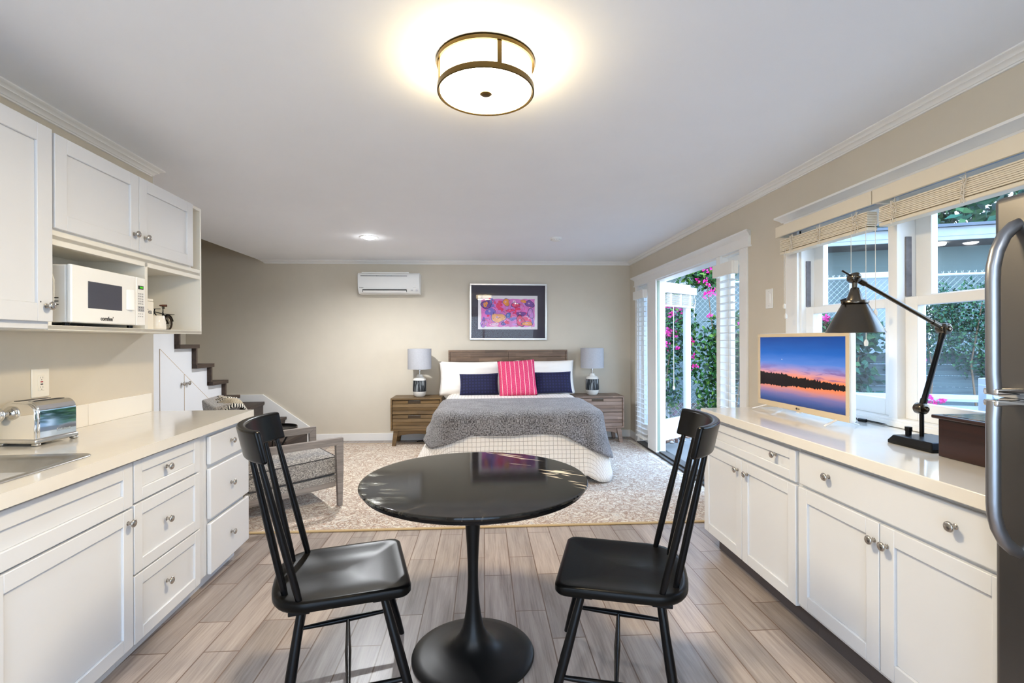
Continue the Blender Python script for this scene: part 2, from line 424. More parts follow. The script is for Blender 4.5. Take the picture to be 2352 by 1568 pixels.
open_blind('venetian_blind', 'white venetian blind with open slats over the narrow side light beside the bedroom corner', 5.98, 6.31, 1.99, .10)
open_blind('venetian_blind', 'white venetian blind with open slats over the side light next to the light switch', 3.80, 4.07, 1.99, .10)
# raised blind on the open door
t = thing('door_blind', 'white pulled-up blind gathered at the top of the open glass door', 'blind', (lo.x, lo.y, 1.78), lrz)
b = B(); b.box(.075, .73, -.095, -.075, .155, .245); b.box(.075, .09, -.075, -.002, .155, .245); b.box(.715, .73, -.075, -.002, .155, .245); b.box(.09,.715,-.06,-.002,.2,.24)
b.obj('valance', m_slat, t, bevel=.003)
b = B()
for i in range(11): b.box(.10, .70, -.068, -.014, .012+i*.0125, .0145+i*.0125)
for x in (.18,.40,.62): b.box(x-.012,x+.012,-.0695,-.013,.008,.150)
b.obj('slats', m_slat, t)
b = B(); b.box(.098, .702, -.07, -.012, -.012, .006); b.obj('bottom_rail', m_slat, t, bevel=.004)
b = B(); b.tube([(.69,-.075,.16),(.715,-.085,.09),(.70,-.08,.02),(.69,-.078,-.10)], .003, 6); b.lathe([(.0,0),(.006,.004),(.008,.02),(.004,.035),(0,.036)], (.69,-.078,-.135), 8); b.obj('cord', m_cord, t)
b = B(); b.tube([(.70,-.075,.16),(.722,-.08,.05),(.705,-.08,-.02)], .003, 6); b.obj('cord', m_cord, t)
b = B(); b.cyl((.22,-.075,.0),(.22,-.075,-1.0),.004,n=8); b.lathe([(0,0),(.012,.004),(.014,.03),(.006,.05)], (.22,-.075,-1.04), 10); b.obj('tilt_wand', m_white, t)

# ------------------------------------------------------------------ windows
win = sempty('window_1', (RW, 0, 0))
b = B()
b.box(-.02, .0, 3.05, 3.17, .955, 2.06)                     # casing towards the door
b.box(-.0, .14, 3.035, 3.06, .955, 2.06); b.box(0, .14, WY0, WY0+.03, .955, 2.06); b.box(0,.14,WY0,3.06,2.035,2.06)
b.box(-.012, .14, 2.292, 2.345, .955, 2.06)                 # mullion
b.obj('window_frame', m_trim, win, bevel=.002)
b = B(); b.box(-.015, .14, WY0, 3.06, .915+.002, .958); b.box(-.03,-.015,WY0,3.17,.917,.945); b.obj('window_sill', m_trim, win, bevel=.003)
b = B(); prism_hdr(b, 1.0, 3.22, 2.075, 0); b.obj('header', m_trim, win, ang=25)
for ya, yb in ((2.345, 3.035), (1.39, 2.292)):
    for (x0, x1, z0, z1, nm, rt, rb, st) in ((.085, .12, 1.53, 2.04, 'upper_sash', .06, .04, .072), (.03, .07, .958, 1.56, 'lower_sash', .045, .085, .068)):
        st2 = st if nm == 'lower_sash' else st+.012
        f = B(); f.box(x0, x1, ya, ya+st2, z0, z1); f.box(x0, x1, yb-st2, yb, z0, z1); f.box(x0, x1, ya+st2, yb-st2, z0, z0+rb); f.box(x0, x1, ya+st2, yb-st2, z1-rt, z1)
        so = f.obj(nm, m_trim, win, bevel=.003)
        g = B(); xm = (x0+x1)/2; g.box(xm-.002, xm+.002, ya+st2-.005, yb-st2+.005, z0+rb-.005, z1-rt+.005); g.obj('pane', m_glass, so)
    b = B(); b.box(.03, .058, yb-.008, yb, 1.565, 1.86); b.box(.03,.058, ya, ya+.006, 1.565, 1.86); b.obj('sash_track', mat('track_grey', S(120,118,122), .6, var=.25, vscale=20), win)
    b = B(); ym = (ya+yb)/2; b.box(.026, .055, ym-.03, ym+.03, 1.561, 1.569); b.tube([(.04,ym-.025,1.575),(.035,ym,1.585),(.03,ym+.035,1.58)], [.008,.009,.006], 8); b.obj('sash_lock', m_blackmetal, win)

def bundle_blind(name, label, y0, y1, nties, cords):
    x = RW-.0; t = thing(name, label, 'blind', (x, (y0+y1)/2, 1.92), 0, 'pulled-up window blinds')
    w = (y1-y0)/2
    b = B(); b.box(-.125, -.108, -w, w, .105, .175)
    b.box(-.108, -.01, w-.015, w, .105, .175); b.obj('valance', m_slatw, t, bevel=.003)
    b = B(); b.box(-.10, -.04, -w+.02, w-.02, .125, .165); b.obj('headrail', mat('headrail_grey', S(120,140,165), .4), t)
    b = B()
    for i in range(9):
        z = .010+i*.0084; dx = RNG.uniform(-.002,.002)
        b.box(-.105+dx, -.052+dx, -w+.045, w-.02, z, z+.0066)
    b.obj('slats', m_slatw, t)
    b = B(); b.box(-.107, -.050, -w+.045, w-.02, -.012, .006); b.obj('bottom_rail', m_slatw, t, bevel=.004)
    for yy in nties:
        b = B()
        for s in range(5):
            a = yy-(y0+y1)/2
            pts = [(-.110-.004*RNG.random(), a+RNG.uniform(-.02,.02), -.016+.022*k) for k in range(6)]
            b.tube(pts, .0013, 5)
        b.cyl((-.106,a,.07),(-.104,a,.12),.0012,n=5); b.obj('ladder_string', m_cord, t)
    for yy, zz in cords:
        b = B(); a = yy-(y0+y1)/2
        b.cyl((-.109,a,.02),(-.109,a,zz-1.92),.0014,n=6)
        b.lathe([(0,0),(.008,.003),(.010,.02),(.005,.034),(0,.036)], (-.109,a,zz-1.92-.034), 8); b.obj('pull_cord', m_cord, t)
    return t
bundle_blind('window_blind', 'cream pulled-up wooden blind over the window behind the television', 2.32, 3.115, (2.97,2.72,2.44), ((3.045,1.585),(3.03,1.52),(2.47,.98),(2.37,1.35)))
bundle_blind('window_blind', 'cream pulled-up wooden blind over the window behind the desk lamp', 1.35, 2.312, (2.2,1.86,1.5), ((2.35-.04,1.5),))

b = B(); b.box(-.008, 0, -.042, .042, -.07, .07); sw = thing('light_switch', 'white rocker light switch on the wall between door and window', 'light switch', (RW, 3.382, 1.648))
b.obj('switch_plate', m_white, sw, bevel=.003)
b = B(); b.box(-.011, -.006, -.017, .017, -.034, .034); b.obj('rocker', m_white, sw, bevel=.002)
for zz in (.052,-.052):
    b = B(); b.cyl((-.0095,0,zz),(-.0075,0,zz),.003,n=8); b.obj('screw', m_greyplastic, sw)
# ------------------------------------------------------------------ kitchen cabinets (local frame: face looks along +x, y along the run)
def knob(parent, x, y, z, r=.0165):
    M = Matrix.Translation((x, y, z)) @ Matrix.Rotation(pi/2, 4, 'Y')
    b = B(); k = r/.0165
    b.lathe([(0,0),(.009*k,0),(.009*k,.002),(.006*k,.004),(.0055*k,.014*k),(.008*k,.017*k),(.0145*k,.019*k),(.0165*k,.022*k),(.0155*k,.026*k),(.011*k,.029*k),(0,.030*k)], n=20, M=M, cap=False)
    return b.obj('knob', m_nickel, parent, ang=50)
def shaker(parent, name, x, y0, y1, z0, z1, kn=None, rail=.058, t=.02, rec=.009):
    b = B()
    if rail:
        b.box(x-t, x, y0, y0+rail, z0, z1); b.box(x-t, x, y1-rail, y1, z0, z1)
        b.box(x-t, x, y0+rail, y1-rail, z0, z0+rail); b.box(x-t, x, y0+rail, y1-rail, z1-rail, z1)
        b.box(x-t, x-rec, y0+rail, y1-rail, z0+rail, z1-rail)
    else:
        b.box(x-t, x, y0, y1, z0, z1)
    o = b.obj(name, m_cab, parent, bevel=.0022 if rail else .006, seg=2 if rail else 3)
    if kn: knob(o, x, kn[0], kn[1])
    return o
def carcass(parent, x, y0, y1, z0, z1, back, kick=None, kx=-.105, km=None):
    b = B(); b.box(back, x, y0, y1, z0, z1)
    b.obj('carcass', m_cab, parent, bevel=.001)
    if kick is not None:
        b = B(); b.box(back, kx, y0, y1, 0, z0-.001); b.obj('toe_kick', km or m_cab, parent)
LG = 'white base cabinets along the sink counter'
LL = LF(0, 0)
t = thing('base_cabinet', 'white sink base cabinet with a false drawer panel and doors, below the sink basin', 'cabinet', LL, TH, LG)
carcass(t, -.05, -2.45, -1.121, .09, .868, -.628, 1)
shaker(t, 'false_front', -.03, -2.40, -1.126, .672, .853)
shaker(t, 'door', -.03, -1.76, -1.126, .092, .663, (-1.158, .612)); shaker(t, 'door', -.03, -2.40, -1.766, .092, .663, (-2.36, .612))
t = thing('base_cabinet', 'white three-drawer base cabinet with recessed panel fronts beside the sink cabinet', 'cabinet', LL, TH, LG)
carcass(t, -.05, -1.120, -.522, .09, .868, -.628, 1)
for z0, z1, kz in ((.680,.853,.778),(.382,.671,.536),(.090,.374,.25)): shaker(t, 'drawer', -.03, -1.117, -.598, z0, z1, (-.893, kz), .052)
t = thing('base_cabinet', 'white narrow base cabinet with three plain slab drawers at the end of the counter', 'cabinet', LL, TH, LG)
carcass(t, -.05, -.521, -.045, .09, .868, -.628, 1)
for z0, z1, kz in ((.684,.838,.772),(.388,.662,.523),(.088,.366,.232)):
    shaker(t, 'drawer', -.026, -.50, -.015, z0, z1, (-.262, kz), 0, .022)
b = B(); sx0, sx1, sy0, sy1 = -.545, -.105, -2.02, -1.245
b.box(-.63, sx0, -3.6, .0, .868, .915); b.box(sx1, 0, -3.6, 0, .868, .915); b.box(sx0, sx1, sy1, 0, .868, .915); b.box(sx0, sx1, -3.6, sy0, .868, .915)
tag(b.obj('kitchen_counter', m_counter, loc=LL, rz=TH, smooth=False), 'long cream quartz worktop holding the sink and toaster', 'countertop')
b = B(); b.box(-.63, -.612, -.529, -.0, .9155, 1.03); b.box(-.63, -.612, -1.3, -.531, .9155, 1.03); b.box(-.63,-.612,-2.2,-1.302,.9155,1.03)
tag(b.obj('backsplash', m_tilew, loc=LL, rz=TH, bevel=.0015), 'low cream tile backsplash along the wall behind the toaster', 'backsplash')
# sink
t = thing('sink', 'stainless steel drop-in sink set into the cream worktop', 'sink', LF(0,0,.915), TH)
b = B()
def rr(x0, x1, y0, y1, r, n=6):
    pts = []
    for cx, cy, a0 in ((x1-r,y1-r,0),(x0+r,y1-r,pi/2),(x0+r,y0+r,pi),(x1-r,y0+r,3*pi/2)):
        for i in range(n+1):
            a = a0+pi/2*i/n; pts.append((cx+r*cos(a), cy+r*sin(a)))
    return pts
rings = [(rr(sx0-.012,sx1+.012,sy0-.012,sy1+.015,.05),.001),(rr(sx0-.010,sx1+.010,sy0-.010,sy1+.012,.05),.005),(rr(sx0+.012,sx1-.012,sy0+.02,sy1-.035,.06),.005),(rr(sx0+.022,sx1-.022,sy0+.03,sy1-.05,.07),-.004),(rr(sx0+.03,sx1-.03,sy0+.04,sy1-.06,.07),-.12),(rr(sx0+.06,sx1-.06,sy0+.08,sy1-.10,.06),-.17)]
vs = []; fs = []; n = len(rings[0][0])
for pts, z in rings: vs += [(x,y,z) for x,y in pts]
for i in range(len(rings)-1):
    for j in range(n): fs.append((i*n+j,i*n+(j+1)%n,(i+1)*n+(j+1)%n,(i+1)*n+j))
fs.append(tuple((len(rings)-1)*n+j for j in range(n)))
b.add(vs, fs); b.obj('basin', m_sink, t, ang=60)
b = B(); b.lathe([(0,.0),(.04,0),(.042,.004),(.0,.003)], (-.33,-1.62,-.169), 20); b.obj('drain', m_chrome, t)

# right-hand run
RG = 'white base cabinets below the windows'
RL = (1.395, 0, 0)
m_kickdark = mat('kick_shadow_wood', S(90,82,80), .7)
t = thing('base_cabinet', 'white base cabinet with a panelled drawer at the glass-door end of the window counter', 'cabinet', RL, pi, RG)
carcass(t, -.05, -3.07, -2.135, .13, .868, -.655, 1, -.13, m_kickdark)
d = shaker(t, 'drawer', -.03, -3.07, -2.146, .698, .842, (-2.296, .79), .045); knob(d, -.03, -2.92, .79)
shaker(t, 'door', -.03, -3.07, -2.615, .13, .683, (-2.652, .622)); shaker(t, 'door', -.03, -2.61, -2.146, .13, .683, (-2.553, .622))
t = thing('base_cabinet', 'white base cabinet with a wide slab drawer over two doors, next to the fridge', 'cabinet', RL, pi, RG)
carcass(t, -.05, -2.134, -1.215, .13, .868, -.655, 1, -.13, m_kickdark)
d = shaker(t, 'drawer', -.03, -2.122, -1.225, .698, .846, (-1.93, .783), 0, .02); knob(d, -.03, -1.389, .783)
shaker(t, 'door', -.03, -2.127, -1.676, .152, .685, (-1.697, .617), .06, rec=.010); shaker(t, 'door', -.03, -1.671, -1.225, .152, .685, (-1.640, .617), .06, rec=.010)
b = B(); b.box(1.50, 1.53, 1.98, 2.01, .001, .128); b.obj('support_leg', m_woodL, None) if False else None
b = B(); b.box(1.395, RW-.001, 1.205, 3.055, .869, .915)
tag(b.obj('window_counter', m_counter, bevel=.003), 'cream quartz worktop under the windows holding the television and lamp', 'countertop')

# ------------------------------------------------------------------ wall cabinets
UG = 'white wall cabinets over the sink counter'
t = thing('wall_cabinet', 'tall white wall cabinet with a single knob, hung beside the microwave niche', 'cabinet', LF(0,0,1.405), TH, UG)
b = B(); b.box(-.628, -.30, -2.3, -1.188, 0, .785); b.obj('carcass', m_cab, t, bevel=.001)
z0 = 1.405
shaker(t, 'door', -.28, -1.70, -1.190, .028, .788, (-1.222, 1.494-z0), .07); shaker(t, 'door', -.28, -2.28, -1.704, .028, .788, None, .07)
b = B(); b.cyl((-.281,-1.247,.103),(-.2795,-1.247,.103),.0028,n=8); b.obj('screw_hole', m_dark, t)
b = B(); b.cyl((-.281,-1.201,.078),(-.2795,-1.201,.078),.0025,n=8); b.obj('screw_hole', m_dark, t)
t = thing('wall_cabinet', 'white wall cabinet with two doors above an open microwave niche and shelf', 'cabinet', LF(0,0,1.403), TH, UG)
z0 = 1.403
b = B(); p = .018
b.box(-.628, -.30, -1.187, -1.169, 0, .787); b.box(-.628, -.30, -.048, -.030, 0, .787)      # sides
b.box(-.628, -.30, -1.169, -.048, .0, .018); b.box(-.628, -.30, -1.169, -.048, .769, .787)   # bottom, top
b.box(-.628, -.30, -1.169, -.048, .362, .380); b.box(-.318, -.30, -1.169, -.048, .340, .400) # shelf with face rail
b.box(-.628, -.30, -.588, -.566, .018, .362)                                                # divider
b.box(-.628, -.618, -1.169, -.048, .018, .769)                                              # back
b.box(-.628, -.3005, -.17, -.152, .38, .769); b.box(-.318, -.3005, -1.169, -.17, .38, .769); b.box(-.315, -.30, -1.187, -.0301, -.002, .017)
b.obj('carcass', m_cabin, t, bevel=.001)
b = B(); b.box(-.617, -.613, -.566, -.54, .02, .36); b.obj('pipe_gap', m_dark, t) if False else None
shaker(t, 'door', -.28, -1.178, -.665, .405, .782, (-.705, 1.886-z0), .062); shaker(t, 'door', -.28, -.661, -.163, .405, .782, (-.622, 1.884-z0), .062)

# ------------------------------------------------------------------ microwave
mt = thing('microwave', 'white countertop microwave with grey window in the cabinet niche', 'microwave', LF(-.28, -.858, 1.4215), TH)
b = B(); b.box(-.325, -.022, -.238, .24, .014, .254); b.obj('housing', m_white, mt, bevel=.005)
b = B()
for i in range(3): b.box(-.10,-.05,-.2392,-.2375,.085+i*.014,.089+i*.014)
b.obj('vent', m_ink, mt)
b = B(); b.tube([(-.24,-.2385,.235),(-.10,-.2385,.232),(-.075,-.2385,.215),(-.068,-.2385,.19),(-.068,-.2385,.09),(-.08,-.2385,.05),(-.12,-.2385,.035)],.0028,6); b.obj('side_ridge', m_white, mt)
b = B(); b.box(-.020, 0, -.24, .165, .014, .256); dr = b.obj('door', m_white, mt, bevel=.006, seg=3)
b = B(); b.box(-.004, .0012, -.150, .066, .078, .196); b.obj('window', m_mwin, dr, bevel=.004)
b = B(); b.hexa([(0,.092,.086),(.018,.118,.086),(.018,.130,.086),(0,.135,.086)],[(0,.092,.186),(.018,.118,.186),(.018,.130,.186),(0,.135,.186)]); b.obj('handle', m_white, dr, bevel=.003)
b = B(); text_bm(b, 'comfee\'', .026, frame((.0008,-.035,.036),(0,1,0),(0,0,1)), bold=True); b.obj('lettering', m_ink, dr, smooth=False)
b = B(); b.box(-.020, 0, .168, .24, .014, .256); pn = b.obj('control_panel', m_white, mt, bevel=.005)
b = B(); b.box(-.001,.0012,.183,.223,.196,.214); ds = b.obj('display', m_ink, pn)
b = B(); text_bm(b, '0:00', .013, frame((.0018,.206,.205),(0,1,0),(0,0,1))); b.obj('digits', emat('green_digits', S(70,190,30), .35), pn, smooth=False)
b = B()
for r in range(5):
    for c in range(3): b.box(0,.0009,.184+c*.0145,.192+c*.0145,.172-r*.0125,.1755-r*.0125); b.box(0,.0009,.1835+c*.0145,.1925+c*.0145,.1685-r*.0125,.1698-r*.0125)
for r in range(2):
    for c in range(3): b.box(0,.0009,.185+c*.0145,.190+c*.0145,.071-r*.014,.0745-r*.014)
b.obj('keypad_print', m_greyink, pn)
b = B(); b.box(0,.0016,.180,.228,.084,.112); b.obj('keypad', m_greyplastic, pn, bevel=.001)
b = B()
for r in range(2):
    for c in range(3): b.box(.0014,.0022,.187+c*.0145,.190+c*.0145,.089+r*.013,.094+r*.013)
b.obj('key_digits', m_ink, pn)
b = B()
for yy in (-.2,.2):
    for xx in (-.28,-.05): b.cyl((xx,yy,0),(xx,yy,.0145),.012,n=12)
b.obj('foot', m_blackmetal, mt)

# ------------------------------------------------------------------ small things in the open niche
SZ = 1.4215
t = thing('tea_canister', 'white square tea canister against the niche divider', 'canister', LF(-.395, -.487, SZ), TH)
b = B(); b.box(-.05,.05,-.05,.05,0,.150); b.obj('body', m_white2, t, bevel=.004)
b = B(); b.box(-.049,.049,-.049,.049,.151,.166); b.obj('lid', m_white2, t, bevel=.004)
b = B(); text_bm(b, 'Tea', .034, frame((.0508,.005,.095),(0,1,0),(0,0,1)), bold=True); b.obj('lettering', m_greyink, t, smooth=False)
t = thing('milk_jug', 'small white ceramic jug in the open niche in front of the bicycle', 'jug', LF(-.385, -.340, SZ), TH)
b = B(); b.lathe([(0,.002),(.030,0),(.042,.002),(.045,.008),(.042,.04),(.036,.078),(.034,.080),(.032,.078),(.038,.04),(.040,.012),(0,.01)], n=28, cap=False); b.obj('body', m_ceramic, t, ang=60)
b = B(); b.tube([(0,-.040,.07),(0,-.062,.062),(0,-.066,.04),(0,-.05,.02)], .005, 8); b.obj('handle', m_ceramic, t)
t = thing('bicycle_ornament', 'small black model bicycle with a brown saddle in the open niche', 'ornament', LF(-.455, -.170, SZ), TH)
def wheel(cy):
    b = B()
    b.tube([(0,cy+.040*cos(2*pi*i/28),.046+.040*sin(2*pi*i/28)) for i in range(28)], .0055, 8, closed=True)
    for i in range(10):
        q = 2*pi*i/10; b.cyl((0,cy,.046),(0,cy+.038*cos(q),.046+.038*sin(q)),.0007,n=4)
    b.cyl((-.005,cy,.046),(.005,cy,.046),.005,n=10)
    return b.obj('wheel', mat('tyre_brown', (.03,.018,.012), .5), t)
wheel(.06); wheel(-.10)
b = B()
for a, c in (((0,.06,.046),(0,-.005,.046)),((0,-.005,.046),(0,.012,.115)),((0,.012,.105),(0,.06,.046)),((0,-.005,.046),(0,-.075,.105)),((0,.01,.10),(0,-.072,.108)),((0,-.10,.046),(0,-.068,.125))): b.cyl(a,c,.003,n=8)
b.cyl((-.03,-.066,.125),(.03,-.066,.125),.002,n=6); b.obj('bike_frame', m_blackmetal, t)
b = B(); b.tube([(0,.06+.05*cos(q),.046+.05*sin(q)) for q in [radians(d) for d in range(15,135,12)]], .0042, 8, squash=1.6); b.obj('mudguard', m_blackmetal, t)
b = B(); b.box(-.012,.012,.015,.11,.099,.1015); b.cyl((0,.06,.098),(0,.06,.05),.0016,n=6); b.obj('luggage_rack', m_blackmetal, t)
b = B(); b.hexa([(-.006,-.018,.146),(.006,-.018,.146),(.016,.03,.143),(-.016,.03,.143)],[(-.005,-.018,.152),(.005,-.018,.152),(.015,.03,.158),(-.015,.03,.158)])
b.obj('saddle', mat('brown_leather', S(92,50,30), .4), t, bevel=.003)
b = B()
for yy in (.008,.022): b.tube([(0,yy+.0055*cos(2*pi*i/12),.137+.0055*sin(2*pi*i/12)) for i in range(12)],.0016,6,closed=True)
b.cyl((0,.012,.112),(0,.012,.134),.0025,n=6); b.obj('saddle_spring', m_blackmetal, t)

# ------------------------------------------------------------------ outlet, toaster
t = thing('wall_outlet', 'white wall outlet with red and black test buttons above the toaster', 'outlet', LF(-.63, -.805, 1.163), TH)
b = B(); b.box(0,.007,-.048,.048,-.066,.066); b.obj('cover_plate', m_white2, t, bevel=.003)
b = B(); b.box(.006,.010,-.017,.017,-.036,.036); b.obj('receptacle', m_white2, t, bevel=.002)
b = B(); b.box(.010,.012,-.006,.006,.003,.008); b.obj('reset_button', m_red, t)
b = B(); b.box(.010,.012,-.006,.006,-.008,-.003); b.obj('test_button', m_ink, t)
b = B()
for s in (1,-1):
    zc = .022*s; b.box(.0099,.0103,-.0075,-.0062,zc-.001,zc+.007); b.box(.0099,.0103,.0062,.0075,zc-.001,zc+.007); b.cyl((.0098,0,zc-.007),(.0103,0,zc-.007),.0022,n=8)
b.obj('slot', m_ink, t)
tt = thing('toaster', 'polished chrome toaster with a ball lever on the cream worktop', 'toaster', LF(-.515, -.955, .9155), TH - radians(9))
def tprof(w, h, r, n=6):
    pts = [(-w, 0), (w, 0)]
    for i in range(n+1): a = pi/2*i/n; pts.append((w-r+r*cos(a), h-r+r*sin(a)))
    for i in range(n+1): a = pi/2+pi/2*i/n; pts.append((-w+r+r*cos(a), h-r+r*sin(a)))
    return pts
b = B(); b.prism(tprof(.083,.160,.045), -.080, .093, 'y', M=Matrix.Translation((0,0,.026))); b.obj('shell', m_chrome, tt, bevel=.006, seg=3, ang=40)
b = B(); b.prism(tprof(.079,.152,.042), -.092, -.080, 'y', M=Matrix.Translation((0,0,.026))); b.obj('end_panel', m_chrome, tt, bevel=.004, seg=3)
b = B(); b.box(-.088,.088,-.096,.097,.010,.030); 
for xx in (-.075,.075):
    for yy in (-.083,.085): b.box(xx-.014,xx+.014,yy-.012,yy+.012,0,.012)
b.obj('base', m_steel, tt, bevel=.006)
b = B()
for xx in (-.032,.032): b.box(xx-.014,xx+.014,-.062,.07,.180,.1866)
b.obj('bread_slot', m_dark, tt)
b = B(); b.lathe([(0,0),(.012,0),(.012,.010),(.026,.016),(.032,.026),(.028,.040),(.014,.047),(0,.048)], n=24, M=Matrix.Translation((-.055,-.092,.135)) @ Matrix.Rotation(pi/2,4,'X'), cap=False); b.obj('lever_knob', m_chrome, tt, ang=60)
b = B(); text_bm(b, 'Cuisinart', .017, frame((.0836,.03,.055),(0,1,0),(0,0,1))); b.obj('lettering', m_steel, tt, smooth=False)
# ------------------------------------------------------------------ refrigerator
t = thing('refrigerator', 'stainless steel refrigerator with two bowed vertical handles at the end of the window counter', 'refrigerator', (1.33, .80, 0))
b = B(); b.box(.075, .72, -.38, .385, .02, 1.70); b.obj('cabinet', m_fridgeside, t, bevel=.006)
def fdoor(nm, z0, z1):
    b = B(); b.box(.0, .07, -.395, .395, z0, z1); return b.obj(nm, m_fridge, t, bevel=.016, seg=4)
d1 = fdoor('freezer_door', 1.212, 1.715); d2 = fdoor('fridge_door', .06, 1.200)
def fhandle(door, zend, zarch):
    b = B(); y = .335; s = 1 if zarch > zend else -1
    pts = [(.004,y,zend),(-.05,y,zend),(-.082,y,zend+.004*s),(-.094,y,zend+.02*s)] if False else [(-.062,y,zend)]
    L = abs(zarch-zend)
    for k in (.12,.3,.5,.66): pts.append((-.066,y,zend+s*L*k))
    pts += [(-.064,y,zend+s*L*.74),(-.055,y,zend+s*L*.83),(-.036,y,zend+s*L*.92),(-.012,y,zend+s*L*.975),(.012,y,zend+s*L)]
    b.tube(pts, [.0135]*len(pts), 14, squash=1.15)
    b.obj('handle', m_handle, door, ang=60)
    b = B(); b.box(-.074, .004, y-.016, y+.018, zend-.004*s, zend+.012*s); b.obj('handle_bracket', m_chrome, door, bevel=.004)
fhandle(d1, 1.216, 1.64); fhandle(d2, 1.196, .815)
b = B(); b.box(.01,.06,-.39,.39,1.2005,1.2115); b.obj('door_seal', m_greyplastic, t)
b = B(); b.box(.08,.70,-.37,.37,0,.0195); b.obj('plinth', m_black, t)

# ------------------------------------------------------------------ television
def m_screen_fn():
    m = N('sunset_screen'); m.set('Base Color', (.0,.0,.0)); m.set('Roughness', .18); m.set('Specular IOR Level', .2)
    sep = m.n('ShaderNodeSeparateXYZ'); m.l(m.coord(), sep.inputs[0])
    X = m.math('ADD', m.math('DIVIDE', sep.outputs[1], -.705), .5)         # 0..1 across as seen
    Z = m.math('ADD', m.math('DIVIDE', sep.outputs[2], .395), .5)          # 0..1 up
    hz = .335
    nv = m.n('ShaderNodeCombineXYZ'); m.l(m.math('MULTIPLY', X, 2.2), nv.inputs[0]); m.l(m.math('MULTIPLY', Z, 9.0), nv.inputs[1])
    cl = m.noise(nv.outputs[0], 1.6, 5, .55, .6)
    up = m.math('ADD', m.math('ABSOLUTE', m.math('SUBTRACT', Z, hz)), m.math('MULTIPLY', m.math('SUBTRACT', cl, .5), .10))
    sky = m.ramp(up, [(0, S(238,116,60)), (.06, S(246,140,96)), (.12, S(222,150,150)), (.19, S(150,140,196)), (.28, S(84,128,206)), (.42, S(28,98,184)), (.66, S(6,62,138))])
    cm = m.ramp(cl, [(.52, (0,0,0)), (.62, (1,1,1))])
    band = m.ramp(m.math('ABSOLUTE', m.math('SUBTRACT', Z, hz+.13)), [(.04, (1,1,1)), (.13, (0,0,0))])
    cm2 = m.mix(1.0, cm, band, 'MULTIPLY')
    c = m.mix(m.math('MULTIPLY', cm2, .75), sky, S(126,86,140))
    below = m.math('LESS_THAN', Z, hz)
    deep = m.ramp(Z, [(0, (1,1,1)), (.3, (.0,.0,.0))])
    c = m.mix(m.math('MULTIPLY', m.math('MULTIPLY', below, deep), .8), c, S(44,40,72))
    t1 = m.n('ShaderNodeCombineXYZ'); m.l(m.math('MULTIPLY', X, 38.0), t1.inputs[0])
    tn = m.noise(t1.outputs[0], 1.0, 5, .65)
    t2 = m.n('ShaderNodeCombineXYZ'); m.l(m.math('MULTIPLY', X, 5.0), t2.inputs[0])
    tn2 = m.noise(t2.outputs[0], 1.0, 2, .5)
    hgt = m.math('ADD', m.math('SUBTRACT', m.math('MULTIPLY', tn, .15), .035), m.math('MULTIPLY', m.math('SUBTRACT', 1.0, X), m.math('ADD', m.math('MULTIPLY', tn2, .16), -.0)))
    hgt = m.math('ADD', hgt, .0)
    dist = m.math('ABSOLUTE', m.math('SUBTRACT', Z, hz))
    hh = m.mix(below, hgt, m.math('MULTIPLY', hgt, .75))
    tree = m.math('LESS_THAN', dist, hh)
    c = m.mix(tree, c, S(26,18,20))
    st = m.math('LESS_THAN', m.math('ADD', m.math('POWER', m.math('MULTIPLY', m.math('SUBTRACT', X, .30), 1.78), 2.0), m.math('POWER', m.math('SUBTRACT', Z, .66), 2.0)), .00006)
    c = m.mix(st, c, (1,1,.95))
    m.l(c, m.p.inputs['Emission Color']); m.set('Emission Strength', .32); return m.m
tv = thing('television', 'white-cased flat television showing a lake sunset, on the window counter', 'television', (1.79, 2.645, .9155), radians(.6))
b = B(); b.box(-.018, .018, -.388, .388, .028, .474); b.obj('casing', m_white, tv, bevel=.012, seg=4)
b = B()
for y0,y1,z0,z1 in ((-.386,.386,.030,.062),(-.386,.386,.452,.472),(-.386,-.362,.062,.452),(.362,.386,.062,.452)): b.box(-.022,-.017,y0,y1,z0,z1)
b.obj('bezel', m_gold, tv, bevel=.0015)
b = B(); b.box(-.003,.0,-.3615,.3615,-.1945,.1945); so = b.obj('screen', m_screen_fn(), tv, loc=(-.0165,0,.257))
b = B(); text_bm(b, 'LG', .014, frame((-.0226,-.012,.046),(0,-1,0),(0,0,1)), bold=True); 
b.lathe([(0,0),(.0062,0),(.0062,.0006),(0,.0006)], n=18, M=frame((-.0222,.006,.046),(0,-1,0),(0,0,1)))
b.obj('lettering', m_ink, tv, smooth=False)
b = B(); b.box(-.02,-.004,-.014,.014,.020,.029); b.obj('joystick_button', m_white, tv, bevel=.003)
for yy in (-.30,.30):
    b = B(); b.tube([(-.098,yy-.02*(1 if yy<0 else -1),.006),(-.02,yy,.03),(0,yy,.034)],.007,8,squash=.6); b.tube([(0,yy,.034),(.03,yy,.026),(.09,yy-.01*(1 if yy<0 else -1),.006)],.007,8,squash=.6)
    b.obj('foot', m_white, tv)
# cable along the back of the counter
b = B(); b.tube([(2.035,2.60,.922),(2.03,2.40,.922),(2.045,2.1,.922),(2.05,1.8,.922),(2.05,1.45,.922)], .0035, 8)
b.tube([(1.98,2.56,.925),(2.0,2.50,.925)], .007, 8); b.tube([(1.99,2.47,.925),(2.0,2.43,.926)], .009, 8)
tag(b.obj('power_cable', m_blackmetal), 'thin dark cable lying along the back of the window counter', 'cable')

